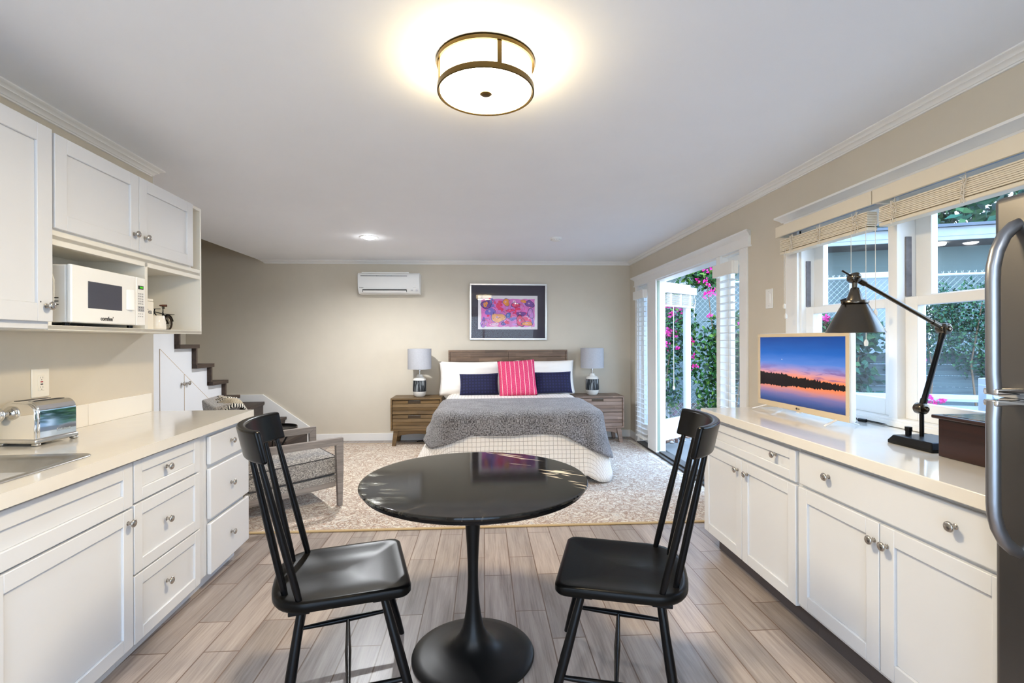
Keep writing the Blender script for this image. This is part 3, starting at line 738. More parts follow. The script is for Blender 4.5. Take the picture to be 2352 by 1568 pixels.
# ------------------------------------------------------------------ desk lamp and games box
dl = thing('desk_lamp', 'black articulated desk lamp with a cone shade, in front of the window', 'lamp', (1.803, 1.90, .9155))
b = B(); x0,x1,y0,y1 = -.098,.10,-.145,.06
b.hexa([(x0,y0,.0),(x1,y0,0),(x1,y1,0),(x0,y1,0)],[(x0,y0,.012),(x1,y0,.012),(x1,y1,.012),(x0,y1,.012)])
b.hexa([(x0,y0,.012),(x1,y0,.012),(x1,y1,.012),(x0,y1,.012)],[(x0+.014,y0+.014,.036),(x1-.014,y0+.014,.036),(x1-.014,y1-.014,.036),(x0+.014,y1-.014,.036)])
b.obj('base', m_blackmetal, dl, bevel=.004, weld=True)
b = B(); b.lathe([(0,.036),(.011,.036),(.011,.052),(.013,.053),(.013,.07),(0,.071)], (-.03,.03,0), 20, cap=False); b.obj('switch_knob', m_blackmetal, dl)
J0 = Vector((0,0,.150)); J1 = Vector((.100,0,.478)); J2 = Vector((-.287,0,.688))
b = B(); b.cyl((0,0,.03),J0,.008,n=14); b.obj('stem', m_blackmetal, dl)
b = B(); b.cyl(J0,J1,.0105,n=16); b.cyl(J0+(J1-J0)*.05,J0+(J1-J0)*.12,.013,n=16); b.cyl(J0+(J1-J0)*.88,J0+(J1-J0)*.95,.013,n=16); b.obj('lower_arm', m_blackmetal, dl)
e = (J1-J2).normalized()
b = B(); b.cyl(J1,J2-e*.045*0,.0085,n=16); b.cyl(J1-e*.02,J1-e*.06,.011,n=16); b.cyl(J2+e*.022,J2+e*.05,.0125,n=16); b.cyl(J2,J2-e*.06,.004,n=10); b.obj('upper_arm', m_bronze, dl)
for J, r in ((J0,.023),(J1,.024),(J2,.021)):
    b = B(); M = Matrix.Translation(J) @ Matrix.Rotation(pi/2,4,'X')
    b.lathe([(0,-.024),(r*.8,-.024),(r,-.018),(r,.012),(r*.85,.016),(r*.5,.017),(.006,.019),(.005,.026),(0,.026)], n=24, M=M, cap=False)
    b.cyl(J+Vector((0,-.02,0)), J+Vector((.035 if J is not J2 else .022,.03,0)), .011, n=12) if J is not J2 else None
    b.obj('joint', m_bronze, dl, ang=50)
b = B(); c = J2
b.lathe([(.0095,-.02),(.0095,-.040),(.014,-.042),(.030,-.092),(.032,-.098),(.0,-.098)], c, 28, cap=False); b.obj('lamp_holder', m_bronze, dl, ang=50)
b = B(); b.lathe([(.046,-.093),(.048,-.095),(.048,-.105),(.040,-.107)], c, 28, cap=False); b.cyl(c+Vector((-.055,0,-.1)),c+Vector((-.046,0,-.1)),.005,n=10); b.cyl(c+Vector((.046,0,-.1)),c+Vector((.055,0,-.1)),.005,n=10); b.obj('shade_ring', m_bronze, dl, ang=50)
b = B(); b.lathe([(.034,-.098),(.044,-.104),(.103,-.222),(.105,-.224),(.102,-.2235),(.042,-.108),(.034,-.102)], c, 40, cap=False); b.obj('lamp_shade', m_bronze, dl, ang=50)
b = B(); b.lathe([(0,-.1),(.013,-.102),(.013,-.13),(.022,-.15),(.026,-.172),(.018,-.195),(0,-.2)], c, 20, cap=False); b.obj('bulb', m_white, dl, ang=60)

def m_chess_fn():
    m = N('chess_board_top'); m.set('Roughness', .14); m.set('Coat Weight', .3)
    ch = m.n('ShaderNodeTexChecker'); ch.inputs['Scale'].default_value = 1; m.l(m.coord(scale=(26,26,26), loc=(.1,.3,.5)), ch.inputs['Vector'])
    ch.inputs['Color1'].default_value = (*S(60,34,26),1); ch.inputs['Color2'].default_value = (*S(150,120,88),1)
    m.base(ch.outputs['Color']); return m.m
t = thing('games_box', 'dark mahogany games box with a chequered lid beside the desk lamp', 'box', (1.82, 1.545, .9155))
b = B(); b.box(-.128,.128,-.165,.17,0,.140); b.obj('body', m_boxwood, t, bevel=.003)
b = B(); b.box(-.142,.142,-.18,.186,.1405,.154); b.obj('lid', m_boxwood, t, bevel=.004)
b = B(); b.box(-.118,.118,-.156,.162,.154,.1552); b.obj('chess_board', m_chess_fn(), t)

# ------------------------------------------------------------------ dining table
def m_marble_fn():
    m = N('black_marble'); m.set('Roughness', .07); m.set('Specular IOR Level', .34)
    v = m.coord(); n1 = m.noise(v, 5, 5, .6)
    cloud = m.ramp(n1, [(.35, S(14,14,14)), (.65, S(26,25,24))])
    # straight broken white veins on the side towards the window, running slightly off the x axis
    def rotcoord(a, sc):
        mp = m.n('ShaderNodeMapping'); mp.inputs['Scale'].default_value = sc; m.l(m.coord(rot=(0,0,a)), mp.inputs[0]); return mp.outputs[0]
    sp = m.n('ShaderNodeSeparateXYZ'); m.l(v, sp.inputs[0])
    vn = m.noise(rotcoord(radians(33), (5.5,42,1)), 1.0, 2, .5, .25)
    vein = m.ramp(vn, [(.60, (0,0,0)), (.66, (1,1,1))])
    bd = m.math('ABSOLUTE', m.math('SUBTRACT', m.math('ADD', m.math('MULTIPLY', sp.outputs[0], .845), m.math('MULTIPLY', sp.outputs[1], .534)), .335))
    reg = m.ramp(bd, [(.03, (1,1,1)), (.085, (0,0,0))])
    c = m.mix(m.math('MULTIPLY', vein, reg), cloud, S(192,184,170))
    # fine hairline on the other half and dull wear marks near the rim
    hn = m.noise(rotcoord(radians(-38), (1.2,8,1)), 1, 2, .5, .5)
    hair = m.ramp(hn, [(.4975, (0,0,0)), (.5, (1,1,1)), (.5025, (0,0,0))])
    c = m.mix(m.math('MULTIPLY', hair, .07), c, S(170,160,140))
    wr = m.noise(m.coord(rot=(0,0,.6), scale=(9,20,1)), 1, 5, .65)
    rad = m.math('SQRT', m.math('ADD', m.math('POWER', sp.outputs[0], 2.0), m.math('POWER', sp.outputs[1], 2.0)))
    lft = m.ramp(m.math('SUBTRACT', m.math('MULTIPLY', sp.outputs[0], -1.0), m.math('MULTIPLY', sp.outputs[1], .25)), [(.30, (0,0,0)), (.46, (1,1,1))])
    wm = m.math('MULTIPLY', m.ramp(wr, [(.5, (0,0,0)), (.72, (1,1,1))]), lft)
    c = m.mix(m.math('MULTIPLY', wm, .55), c, S(150,156,146))
    m.base(c); m.l(m.math('ADD', m.math('MULTIPLY', wm, .3), .07), m.p.inputs['Roughness']); return m.m
t = thing('dining_table', 'round black marble pedestal table with a trumpet base', 'table', (-.040, 2.0995, 0))
b = B(); b.lathe([(0,.745),(.470,.745),(.479,.749),(.4825,.756),(.4805,.7615),(.476,.763),(.4755,.76301),(.45,.76301),(0,.76301)], n=128, cap=False); b.obj('tabletop', m_marble_fn(), t, ang=30)
b = B(); b.lathe([(0,.726),(.452,.726),(.466,.733),(.468,.7445),(0,.7445)], n=96, cap=False); b.obj('top_rim', m_black, t, ang=30)
b = B(); b.lathe([(0,0),(.258,0),(.262,.004),(.262,.009),(.256,.013),(.22,.019),(.17,.027),(.13,.037),(.10,.049),(.078,.066),(.060,.090),(.046,.122),(.036,.165),(.0285,.22),(.0235,.29),(.0225,.34),(.0235,.40),(.027,.48),(.032,.56),(.038,.64),(.044,.70),(.047,.726),(0,.726)], n=72, cap=False)
b.obj('pedestal', m_blackmetal, t, ang=60, loc=(-.010,0,0))

# ------------------------------------------------------------------ dining chairs (local y forward, origin under the spindle centre)
m_seat = mat('black_wood_seat', (.0035,.0033,.003), .30, var=.35, vscale=9, bump=.12, bscale=120, spec=.13)
def make_chair(name, label, loc, rz):
    t = thing(name, label, 'chair', loc, rz, 'black chairs at the round table')
    # seat outline: straight front with rounded corners, semi-round back
    def outline():
        pts = []
        hw = .235
        for cx, s0, s1 in ((.195, 0, 90), (-.195, 90, 180)):
            for i in range(7):
                a = radians(s0+(s1-s0)*i/6); pts.append((cx+.04*cos(a), .362+.04*sin(a)))
        n = 22
        for i in range(1, n):
            a = pi+pi*i/n
            x = .232*cos(a); y = .06+.145*sin(a)
            x = .232*math.copysign(abs(cos(a))**.62, cos(a)); y = .075-.158*abs(sin(a))**.8
            pts.append((x, y))
        return pts
    ol = outline(); n = len(ol); cy = .16
    b = B(); vs = []; fs = []
    lv = [(.10,-.006),(.3,-.007),(.5,-.008),(.68,-.007),(.82,-.004),(.92,-.0005),(.975,0),(1.0,-.006),(1.0,-.026),(.975,-.036),(.9,-.038)]
    for k, dz in lv:
        for x, y in ol:
            px, py = x*k, cy+(y-cy)*k
            sad = 0
            if dz > -.010 and k < .95:
                lobe = max(0, 1-((abs(px)-.095)/.10)**2)*max(0, min(1, (py+.02)/.1))*max(0, min(1, (.40-py)/.08))
                sad = -.007*lobe*(1-k**6)
            vs.append((px, py, .46+dz+sad))
    K = len(lv)
    for i in range(K-1):
        for j in range(n): fs.append((i*n+j, i*n+(j+1)%n, (i+1)*n+(j+1)%n, (i+1)*n+j))
    fs.append(tuple(range(n))); fs.append(tuple((K-1)*n+j for j in reversed(range(n))))
    b.add(vs, fs); b.obj('seat', m_seat, t, ang=50)
    for yy in (.30, .02):
        b = B(); b.box(-.205,.205,yy-.035,yy+.035,.408,.423); b.obj('seat_cleat', m_black, t, bevel=.003)
    for sx in (1,-1):
        for (x0,y0),(x1,y1) in (((.175,.305),(.272,.415)),((.175,.025),(.252,-.035))):
            b = B(); p0 = Vector((sx*x0,y0,.412)); p1 = Vector((sx*x1,y1,0)); d = p1-p0
            b.tube([p0, p0+d*.12, p0+d*.5, p0+d*.8, p1], [.0135,.0155,.0185,.0165,.0125], 16); b.obj('leg', m_black, t, ang=60)
        # side stretcher
        f0 = Vector((sx*.175,.305,.412)); f1 = Vector((sx*.272,.415,0)); k0 = Vector((sx*.175,.025,.412)); k1 = Vector((sx*.252,-.035,0))
        a = f0+(f1-f0)*.67; c = k0+(k1-k0)*.69
        b = B(); b.tube([a, a+(c-a)*.25, (a+c)/2, a+(c-a)*.75, c], [.0075,.0105,.0125,.0105,.0075], 12); b.obj('stretcher', m_black, t, ang=60)
    a = Vector((.232,.18,.130)); c = Vector((-.232,.18,.130))
    b = B(); b.tube([a, a*.6+c*.4, (a+c)/2, a*.4+c*.6, c], [.0075,.0115,.013,.0115,.0075], 12); b.obj('stretcher', m_black, t, ang=60)
    # crest rail
    R = .30
    def crest(sx):                       # sx in -1..1 along the arc
        a = sx*radians(56); return Vector((R*sin(a)*.96, -.172+ (R-R*cos(a))*.68, 0))
    ns = 29; sec = [(-.5,-.5),(.5,-.5),(.5,.5),(-.5,.5)]
    vs = []; fs = []
    for i in range(ns):
        s = -1+2*i/(ns-1); p = crest(s); dp = (crest(min(1,s+.01))-crest(max(-1,s-.01))).normalized(); nr = Vector((dp.y,-dp.x,0))   # outward/back
        if nr.y > 0: nr = -nr
        th = .030-.006*abs(s)**3
        for u, w in sec:
            z = 1.0+w*.112; lean = -(z-.985)*.22
            vs.append(p+nr*(u*th)+Vector((0,lean,z)))
    for i in range(ns-1):
        for j in range(4): fs.append((i*4+j, i*4+(j+1)%4, (i+1)*4+(j+1)%4, (i+1)*4+j))
    fs.append((3,2,1,0)); fs.append(tuple((ns-1)*4+j for j in range(4)))
    b = B(); b.add(vs, fs); b.obj('crest_rail', m_black, t, bevel=.009, seg=4, ang=40)
    for sx in (1,-1):
        for x0, y0, s in ((.203,.022,.82),(.140,-.030,.54)):
            p0 = Vector((sx*x0,y0,.452)); q = crest(sx*s); p1 = Vector((q.x,q.y+.012,.950)); d = p1-p0
            b = B(); b.tube([p0, p0+d*.1, p0+d*.45, p0+d*.8, p1], [.0105,.0125,.0135,.0115,.009], 14); b.obj('spindle', m_black, t, ang=60)
    return t
fa = math.atan2(.266,.964)               # forward heading of the chair on the sink side
make_chair('dining_chair', 'black spindle-back chair beside the sink-side drawers, facing the table', (-.712, 1.90, 0), fa-pi/2)
t0 = bpy.data.objects['dining_chair']
dup(t0, (.702, 1.862, 0), pi-math.atan2(.285,.957)-pi/2, 'black spindle-back chair beside the window counter, facing the table')
# ------------------------------------------------------------------ ceiling fixtures
t = thing('ceiling_light', 'round glowing drum ceiling light with bronze rings above the table', 'ceiling light', (.0125, 1.925, CEIL))
m_lamp = emat('lamp_drum', (1.0,.80,.46), LAMP*.32); m_lampb = emat('lamp_diffuser', (1.0,.82,.54), LAMP*1.9)
b = B(); b.lathe([(0,-.006),(.150,-.006),(.190,-.004),(.195,-.0),(0,0)], n=64, cap=False); b.obj('ceiling_plate', m_brass, t, ang=40)
b = B(); b.lathe([(.183,-.018),(.192,-.018),(.195,-.0065),(.183,-.0065)], n=64, cap=False); b.obj('top_ring', m_brass, t, ang=40)
b = B(); b.lathe([(.182,-.007),(.182,-.113)], n=64, cap=False); b.obj('drum_shade', m_lamp, t, ang=40)
b = B(); b.lathe([(.182,-.1135),(.0,-.1135)], n=64, cap=False); b.obj('bottom_diffuser', m_lampb, t, ang=40)
b = B(); b.lathe([(.1825,-.100),(.191,-.100),(.191,-.121),(.186,-.1225),(.179,-.119),(.1825,-.114)], n=64, cap=False); b.obj('bottom_ring', m_brass, t, ang=40)
for a in (-75, 15, 105, 195):
    b = B(); q = radians(a); M = Matrix.Rotation(q,4,'Z'); b.box(.183,.1885,-.0085,.0085,-.101,-.017,M=M); b.obj('strap', m_brass, t)
b = B(); b.lathe([(0,-.128),(.015,-.128),(.024,-.124),(.025,-.1140),(0,-.1135)], n=24, cap=False); b.obj('finial', m_brass, t, ang=40)
t = thing('recessed_light', 'small round lit recessed downlight near the bedroom end of the ceiling', 'ceiling light', (-1.205, 5.20, CEIL+.002), 0, 'recessed ceiling downlights')
b = B(); b.lathe([(.068,-.003),(.070,-.006),(.092,-.005),(.097,-.0),(.068,0)], n=40, cap=False); b.obj('trim_ring', m_white, t, ang=40)
b = B(); b.lathe([(.0,-.024),(.035,-.021),(.058,-.012),(.067,-.004),(0,-.003)], n=32, cap=False); b.obj('lens', emat('downlight_lens', (.95,.98,1), 40), t, ang=60)
li = bpy.data.lights.new('downlight','SPOT'); li.energy = CAN; li.color = (.95,.97,1.0); li.spot_size = radians(165); li.spot_blend = .7; li.shadow_soft_size = .05
lo2 = bpy.data.objects.new('downlight_bulb', li); C.objects.link(lo2); lo2.parent = t; lo2.location = (0,0,-.035)
for x, y, lab in ((-.75,-.75,'small round recessed downlight added as fill light over the sink end of the kitchen'),(.95,-.75,'small round recessed downlight added as fill light over the fridge end of the kitchen')):  # two unseen downlights added behind the viewer to brighten the room
    r2 = dup(t, (x,y,CEIL+.002), 0, lab)
    for ch in r2.children:
        if ch.type == 'LIGHT': ch.data = li.copy(); ch.data.energy = CAN_FILL; ch.data.color = (.78,.88,1.0); ch.data.shadow_soft_size = .09
t = thing('smoke_detector', 'small round white smoke detector on the ceiling above the bed', 'smoke detector', (.775, 5.147, CEIL))
b = B(); b.lathe([(0,-.034),(.040,-.034),(.050,-.030),(.056,-.018),(.062,-.014),(.064,0),(0,0)], n=36, cap=False); b.obj('body', m_white, t, ang=40)
b = B()
for k in range(12):
    M = Matrix.Rotation(2*pi*k/12,4,'Z'); b.box(.0525,.0555,-.005,.005,-.027,-.024,M=M)
b.obj('vent_slot', m_greyplastic, t)

# ------------------------------------------------------------------ air conditioner
t = thing('air_conditioner', 'white split air conditioner on the beige wall near the stair', 'air conditioner', (-1.257, BW, 1.985))
pr = [(0,0),(-.09,0),(-.135,.006),(-.165,.03),(-.190,.075),(-.203,.15),(-.203,.235),(-.195,.262),(-.165,.278),(0,.278)]
b = B(); b.prism(pr, -.405, .405, 'x'); b.obj('housing', m_white, t, bevel=.006, ang=25)
b = B(); b.box(-.36,.262,-.165,-.02,.277,.292); b.obj('top_grille', m_white, t, bevel=.003)
b = B(); b.box(-.365,.245,-.2042,-.19,.232,.2385)
for k in (-.155,.035): b.box(k,k+.004,-.2045,-.2,.23,.24)
b.obj('intake_slot', m_ink, t)
b = B(); b.hexa([(-.345,-.17,.022),(.235,-.17,.022),(.235,-.183,.052),(-.345,-.183,.052)],[(-.345,-.140,.024),(.235,-.140,.024),(.235,-.150,.056),(-.345,-.150,.056)]) if False else b.hexa([(-.345,-.1725,.024),(.235,-.1725,.024),(.235,-.12,.024),(-.345,-.12,.024)],[(-.345,-.1905,.058),(.235,-.1905,.058),(.235,-.12,.058),(-.345,-.12,.058)])
b.obj('outlet', m_dark, t)
b = B(); b.hexa([(-.335,-.178,.016),(.232,-.178,.016),(.232,-.1815,.02),(-.335,-.1815,.02)],[(-.335,-.196,.040),(.232,-.196,.040),(.232,-.1995,.042),(-.335,-.1995,.042)]); b.obj('louver', m_white, t, bevel=.0015)
b = B(); text_bm(b, 'DAIKIN', .016, frame((-.355,-.2005,.080),(1,0,0),(0,0,1)), bold=True); b.obj('lettering', m_greyink, t, smooth=False)
b = B(); text_bm(b, 'INVERTER', .009, frame((.34,-.2005,.082),(1,0,0),(0,0,1))); b.box(.29,.318,-.1915,-.18,.044,.052); b.cyl((.365,-.190,.046),(.365,-.18,.046),.012,n=16)
b.obj('indicator_panel', m_greyplastic, t)

# ------------------------------------------------------------------ framed picture (generic doodle print)
t = thing('framed_picture', 'silver-framed pink and purple doodle print with a dark mat, above the headboard', 'picture', (.342, BW-.001, 1.755), radians(0))
t.rotation_euler = (0, radians(.35), 0)
w, h = .533, .387
b = B()
for x0,x1,z0,z1 in ((-w,w,-h,-h+.024),(-w,w,h-.024,h),(-w,-w+.024,-h+.024,h-.024),(w-.024,w,-h+.024,h-.024)): b.box(x0,x1,-.030,-.0,z0,z1)
b.obj('frame', mat('silver_frame', (.72,.71,.69), .25, .9, var=.02), t, bevel=.004, seg=3)
b = B(); b.box(-w+.02,w-.02,-.014,-.004,-h+.02,h-.02); b.obj('mat_board', mat('dark_mat', S(38,27,46), .4, var=.02), t)
b = B(); b.box(-.417,.405,-.0165,-.0142,-.243,.222); b.obj('paper', mat('print_paper', S(236,230,232), .6, var=.01), t)
cols = [S(224,120,196), S(206,140,214), S(120,70,150), S(238,150,60), S(232,60,110), S(126,110,196), S(240,176,120), S(60,30,80), S(244,196,224), S(90,120,190)]
mats = [mat('print_ink_%d' % i, c, .55, var=.14, vscale=14) for i, c in enumerate(cols)]
b = B(); dep = [0]
def blob(cx, cz, rx, rz_, mi, seed, wob=.18, n=28):
    dep[0] += 1; y = -.0172-.000035*dep[0]; r = random.Random(seed); ph = [r.uniform(0,6.3) for _ in range(3)]
    pts = []
    for i in range(n):
        q = 2*pi*i/n; k = 1+wob*(sin(2*q+ph[0])*.5+sin(3*q+ph[1])*.35+sin(5*q+ph[2])*.15)
        pts.append((cx+rx*k*cos(q), y, cz+rz_*k*sin(q)))
    b.add(pts, [tuple(range(n))], mi)
def stroke(pts, wd, mi):
    dep[0] += 1; y = -.0172-.000035*dep[0]; L = []
    for i, (x, z) in enumerate(pts):
        x0, z0 = pts[max(0,i-1)]; x1, z1 = pts[min(len(pts)-1,i+1)]; d = Vector((x1-x0, z1-z0)).normalized()
        L += [(x-d.y*wd, y, z+d.x*wd), (x+d.y*wd, y, z-d.x*wd)]
    b.add(L, [(2*i,2*i+1,2*i+3,2*i+2) for i in range(len(pts)-1)], mi)
def qd(x0,x1,z0,z1,mi,seed):
    r = random.Random(seed); dep[0] += 1; y = -.0172-.000035*dep[0]; n = 24; pts = []
    for i in range(n): pts.append((x0+(x1-x0)*i/n, y, z0+r.uniform(-.006,.006)))
    for i in range(12): pts.append((x1+r.uniform(-.006,.006), y, z0+(z1-z0)*i/12))
    for i in range(n): pts.append((x1-(x1-x0)*i/n, y, z1+r.uniform(-.006,.006)))
    for i in range(12): pts.append((x0+r.uniform(-.006,.006), y, z1-(z1-z0)*i/12))
    b.add(pts, [tuple(range(len(pts)))], mi)
qd(-.375,.368,-.205,.175,0,1)
rr_ = random.Random(5)
for k in range(60): blob(rr_.uniform(-.35,.34), rr_.uniform(-.19,.16), rr_.uniform(.012,.05), rr_.uniform(.01,.04), rr_.choice([1,1,0,8,4,4,5,8]), 100+k, .3)
for (cx,cz,rx,rz_,mo,mi,s) in ((-.30,.10,.062,.062,7,2,1),(-.315,.10,.026,.032,3,3,2),(-.25,.0,.055,.05,5,5,3),(-.14,-.085,.085,.068,5,6,4),(-.03,.13,.045,.045,2,3,5),(.0,-.05,.034,.032,7,9,6),
    (.10,.09,.05,.03,7,4,7),(.175,-.03,.062,.036,4,2,8),(.17,-.13,.052,.075,7,4,9),(.19,.06,.034,.036,4,0,10),(.295,.11,.056,.045,7,2,11),(.31,-.02,.036,.065,7,1,12),(.265,-.165,.062,.03,7,3,13),
    (-.19,-.175,.058,.026,4,8,14),(-.34,-.165,.042,.04,9,1,15),(-.07,-.165,.026,.022,7,5,16),(.21,.145,.034,.018,3,3,17),(.03,.02,.05,.018,2,4,18),(-.24,.15,.012,.03,9,9,19)):
    blob(cx,cz,rx*1.13,rz_*1.13,mo,s,.3); blob(cx,cz,rx,rz_,mi,s,.3)
    blob(cx-rx*.2,cz+rz_*.15,rx*.22,rz_*.22,8,s+50); blob(cx-rx*.2,cz+rz_*.15,rx*.09,rz_*.1,7,s+60); 
for k in range(46):
    x, z = rr_.uniform(-.36,.33), rr_.uniform(-.19,.16); q = rr_.uniform(0,6.3); L = rr_.uniform(.02,.075); cv = rr_.uniform(-9,9)
    stroke([(x+L*s*cos(q+cv*s*.1), z+L*s*sin(q+cv*s*.1)) for s in [i/8 for i in range(9)]], rr_.uniform(.0012,.003), rr_.choice([7,7,2,4,9,3]))
for k in range(50): blob(rr_.uniform(-.36,.35), rr_.uniform(-.19,.165), .0045, .0045, rr_.choice([7,4,3,2]), 300+k)
b.obj('artwork', mats, t, smooth=False)
b = B(); b.box(-w+.02,w-.02,-.0225,-.0215,-h+.02,h-.02); b.obj('glazing', m_glass_fn('picture_glass', refl=.012), t)

# ------------------------------------------------------------------ bed
bx = .335
t = thing('bed', 'double bed with a brown slatted wooden headboard', 'bed', (bx, 5.6, 0))
hb = B(); y0 = 1.035; zt = 1.228
hb.box(-.815,.815,y0,y0+.05,zt-.024,zt); hb.box(-.815,-.792,y0,y0+.05,.02,zt-.024); hb.box(.792,.815,y0,y0+.05,.02,zt-.024)
hbo = hb.obj('headboard_frame', m_wood, t, bevel=.002)
for s in (-1, 1):
    b = B()
    for i in range(7):
        z1 = zt-.027-i*.066; tl = .006 if (i+s) % 2 else -.002; x0, x1 = (-.79,-.001) if s < 0 else (.001,.79)
        b.hexa([(x0,y0+.010-tl,z1-.063),(x1,y0+.010+tl*.5,z1-.063),(x1,y0+.045,z1-.063),(x0,y0+.045,z1-.063)],[(x0,y0+.010+tl,z1),(x1,y0+.010-tl*.6,z1),(x1,y0+.045,z1),(x0,y0+.045,z1)])
    b.obj('headboard_panel', m_wood, t, bevel=.001)
b = B(); b.box(-.77,.77,-1.0,1.03,.22,.30); b.obj('bed_frame', m_wood, t, bevel=.004)
m_dkleg = wood('dark_leg', S(50,40,34), S(74,60,50), 2, 1, .5)
for x, y in ((.735,-.93),(-.735,-.93),(.70,.9),(-.70,.9)):
    b = B(); b.tube([(x,y,.225),(x,y,.0)], [.032,.022], 14); b.obj('leg', m_dkleg, t, ang=50)
b = B(); b.box(-.765,.765,-.99,1.025,.302,.645); tag(b.obj('mattress', mat('mattress_white', S(236,232,226), .8), None, loc=(bx,5.6,0), bevel=.05, seg=4), 'white mattress under the quilt on the wooden bed', 'mattress')

def m_quilt_fn():
    m = N('grid_quilt'); m.set('Roughness', .85); m.set('Sheen Weight', .2)
    tc = m.n('ShaderNodeTexCoord'); sep = m.n('ShaderNodeSeparateXYZ'); m.l(tc.outputs['UV'], sep.inputs[0])
    nz = m.noise(tc.outputs['UV'], 9, 3)
    ln = []
    for i in (0, 1):
        q = m.math('ADD', m.math('DIVIDE', sep.outputs[i], .040), m.math('MULTIPLY', nz, .35))
        fr = m.math('ABSOLUTE', m.math('SUBTRACT', m.math('FRACT', q), .5)); ln.append(fr)
    mn = m.math('MAXIMUM', ln[0], ln[1])
    c = m.ramp(mn, [(.455, S(238,231,222)), (.478, S(160,146,132))])
    m.base(c)
    pf = m.math('SUBTRACT', 1.0, m.math('POWER', m.math('MULTIPLY', mn, 2.0), 6.0))
    m.bump(m.math('ADD', pf, m.math('MULTIPLY', m.noise(tc.outputs['UV'], 14, 4), .9)), .5, .006); return m.m
def m_knit_fn(name, c1, c2, sc=1.0):
    m = N(name); m.set('Roughness', .95); m.set('Sheen Weight', .3)
    tc = m.n('ShaderNodeTexCoord'); n1 = m.noise(tc.outputs['UV'], 75*sc, 3, .75); n2 = m.noise(tc.outputs['UV'], 6, 3)
    f = m.math('ADD', m.math('MULTIPLY', n1, .85), m.math('MULTIPLY', n2, .15))
    m.base(m.ramp(f, [(.40, c1), (.5, tuple((a+b)/2 for a,b in zip(c1,c2))), (.62, c2)]))
    wv = m.n('ShaderNodeTexWave', wave_type='BANDS', bands_direction='Y'); wv.inputs['Scale'].default_value = 26; wv.inputs['Distortion'].default_value = 1.2; m.l(tc.outputs['UV'], wv.inputs['Vector'])
    m.bump(m.math('ADD', m.math('MULTIPLY', wv.outputs['Fac'], .35), n1), .9, .008); return m.m
# perimeter of the bed top, head-left -> foot -> head-right
XL, XR, YF, YH, RC = -.80, .80, 4.545, 6.50, .17
def perim(ds=.025, yh=YH):
    P = []; y = yh
    while y > YF+RC: P.append(((XL,y),(-1,0))); y -= ds
    for i in range(11): a = pi+pi/2*i/10; P.append(((XL+RC+RC*cos(a), YF+RC+RC*sin(a)),(cos(a),sin(a))))
    x = XL+RC+ds
    while x < XR-RC: P.append(((x,YF),(0,-1))); x += ds
    for i in range(11): a = -pi/2+pi/2*i/10; P.append(((XR-RC+RC*cos(a), YF+RC+RC*sin(a)),(cos(a),sin(a))))
    y = YF+RC
    while y < yh+.001: P.append(((XR,y),(1,0))); y += ds
    return P
def drape(name, m, hem, top_z, yh, off, flare, folds, seed, thick):
    P = perim(yh=yh); n = len(P); rnd = random.Random(seed); vs = []; uv = []; fs = []
    arc = [0]
    for i in range(1, n): arc.append(arc[-1]+sqrt((P[i][0][0]-P[i-1][0][0])**2+(P[i][0][1]-P[i-1][0][1])**2))
    lev = [(-.155,0),(-.105,.0),(-.060,-.004),(-.022,-.016),(.0,-.04),(.010,-.075)]
    K = 12
    for i in range(n):
        (x, y), (nx, ny) = P[i]; s = arc[i]; hz = hem(x, y, nx, ny, s, arc[-1])
        w = folds*(sin(s*11+seed)+.6*sin(s*19+2*seed)+.4*sin(s*31))
        def put(o, z, dl, wob=0):
            px, py = x+nx*(o+wob), y+ny*(o+wob)
            if o < 0 and abs(ny) > .0:      # inner rings must not cross at corners
                pass
            dzz = .006*mnoise.noise(Vector((px*4,py*4,seed)))
            vs.append((bx+px, py, z+dzz)); uv.append((x+nx*dl, y+ny*dl))
        for o, dz in lev: put(o+off, top_z+dz, o+off+max(0,-dz))
        zt0 = top_z+lev[-1][1]
        for k in range(1, K+1):
            q = k/K; z = zt0+(hz-zt0)*q
            put(.010+off+flare(x,y,nx,ny)*q**1.3, z, .09+(zt0-z), w*q)
    R = len(lev)+K
    for i in range(n-1):
        for k in range(R-1): fs.append((i*R+k, i*R+k+1, (i+1)*R+k+1, (i+1)*R+k))
    # top fill: join the inner ring across the bed
    inner = [i*R for i in range(n)]
    fs.append(tuple(inner))
    b = B(); b.v = [Vector(p) for p in vs]; b.f = [list(f) for f in fs]; b.m = [0]*len(fs); b.uv = uv
    return b.obj(name, m, None, ang=70, solid=thick)
def qhem(x,y,nx,ny,s,L):
    corner = abs(nx*ny)*2
    f = .10-.085*corner
    if ny > -.5: f = .05+.02*sin(s*9)
    return f+.012*sin(s*13)
q = drape('quilt', m_quilt_fn(), qhem, .668, 6.50, .0, lambda x,y,nx,ny: .05+(.20*abs(nx) if nx < 0 else .03*nx)+.03*abs(nx*ny)*2, .010, 1.3, .004)
tag(q, 'white quilt with a thin brown grid, hanging to the floor around the bed', 'quilt')
def them(x,y,nx,ny,s,L):
    # distance along the foot edge from each corner sets how low the knit hangs
    if y < YF+RC+.001:
        if x < 0:
            e = (x+.80)                    # 0 at the stair-side edge
            return .345+.13*min(1,max(0,(e-.04)/.30))**.8-.0 if e > .04 else .345+.06*(.04-e)/.04
        e = (.80-x)
        return .20+.28*min(1,e/.42)**.75
    k = min(1, (y-YF-RC)/.75)
    return .41+.08*k if x < 0 else .22+.14*k
th = drape('throw_blanket', m_knit_fn('grey_knit', S(46,42,42), S(168,164,164)), them, .684, 5.58, .018, lambda x,y,nx,ny: .03+(.05*abs(nx) if nx < 0 else .07*nx), .010, 2.1, .010)
tag(th, 'charcoal grey knitted throw across the foot of the bed', 'blanket')

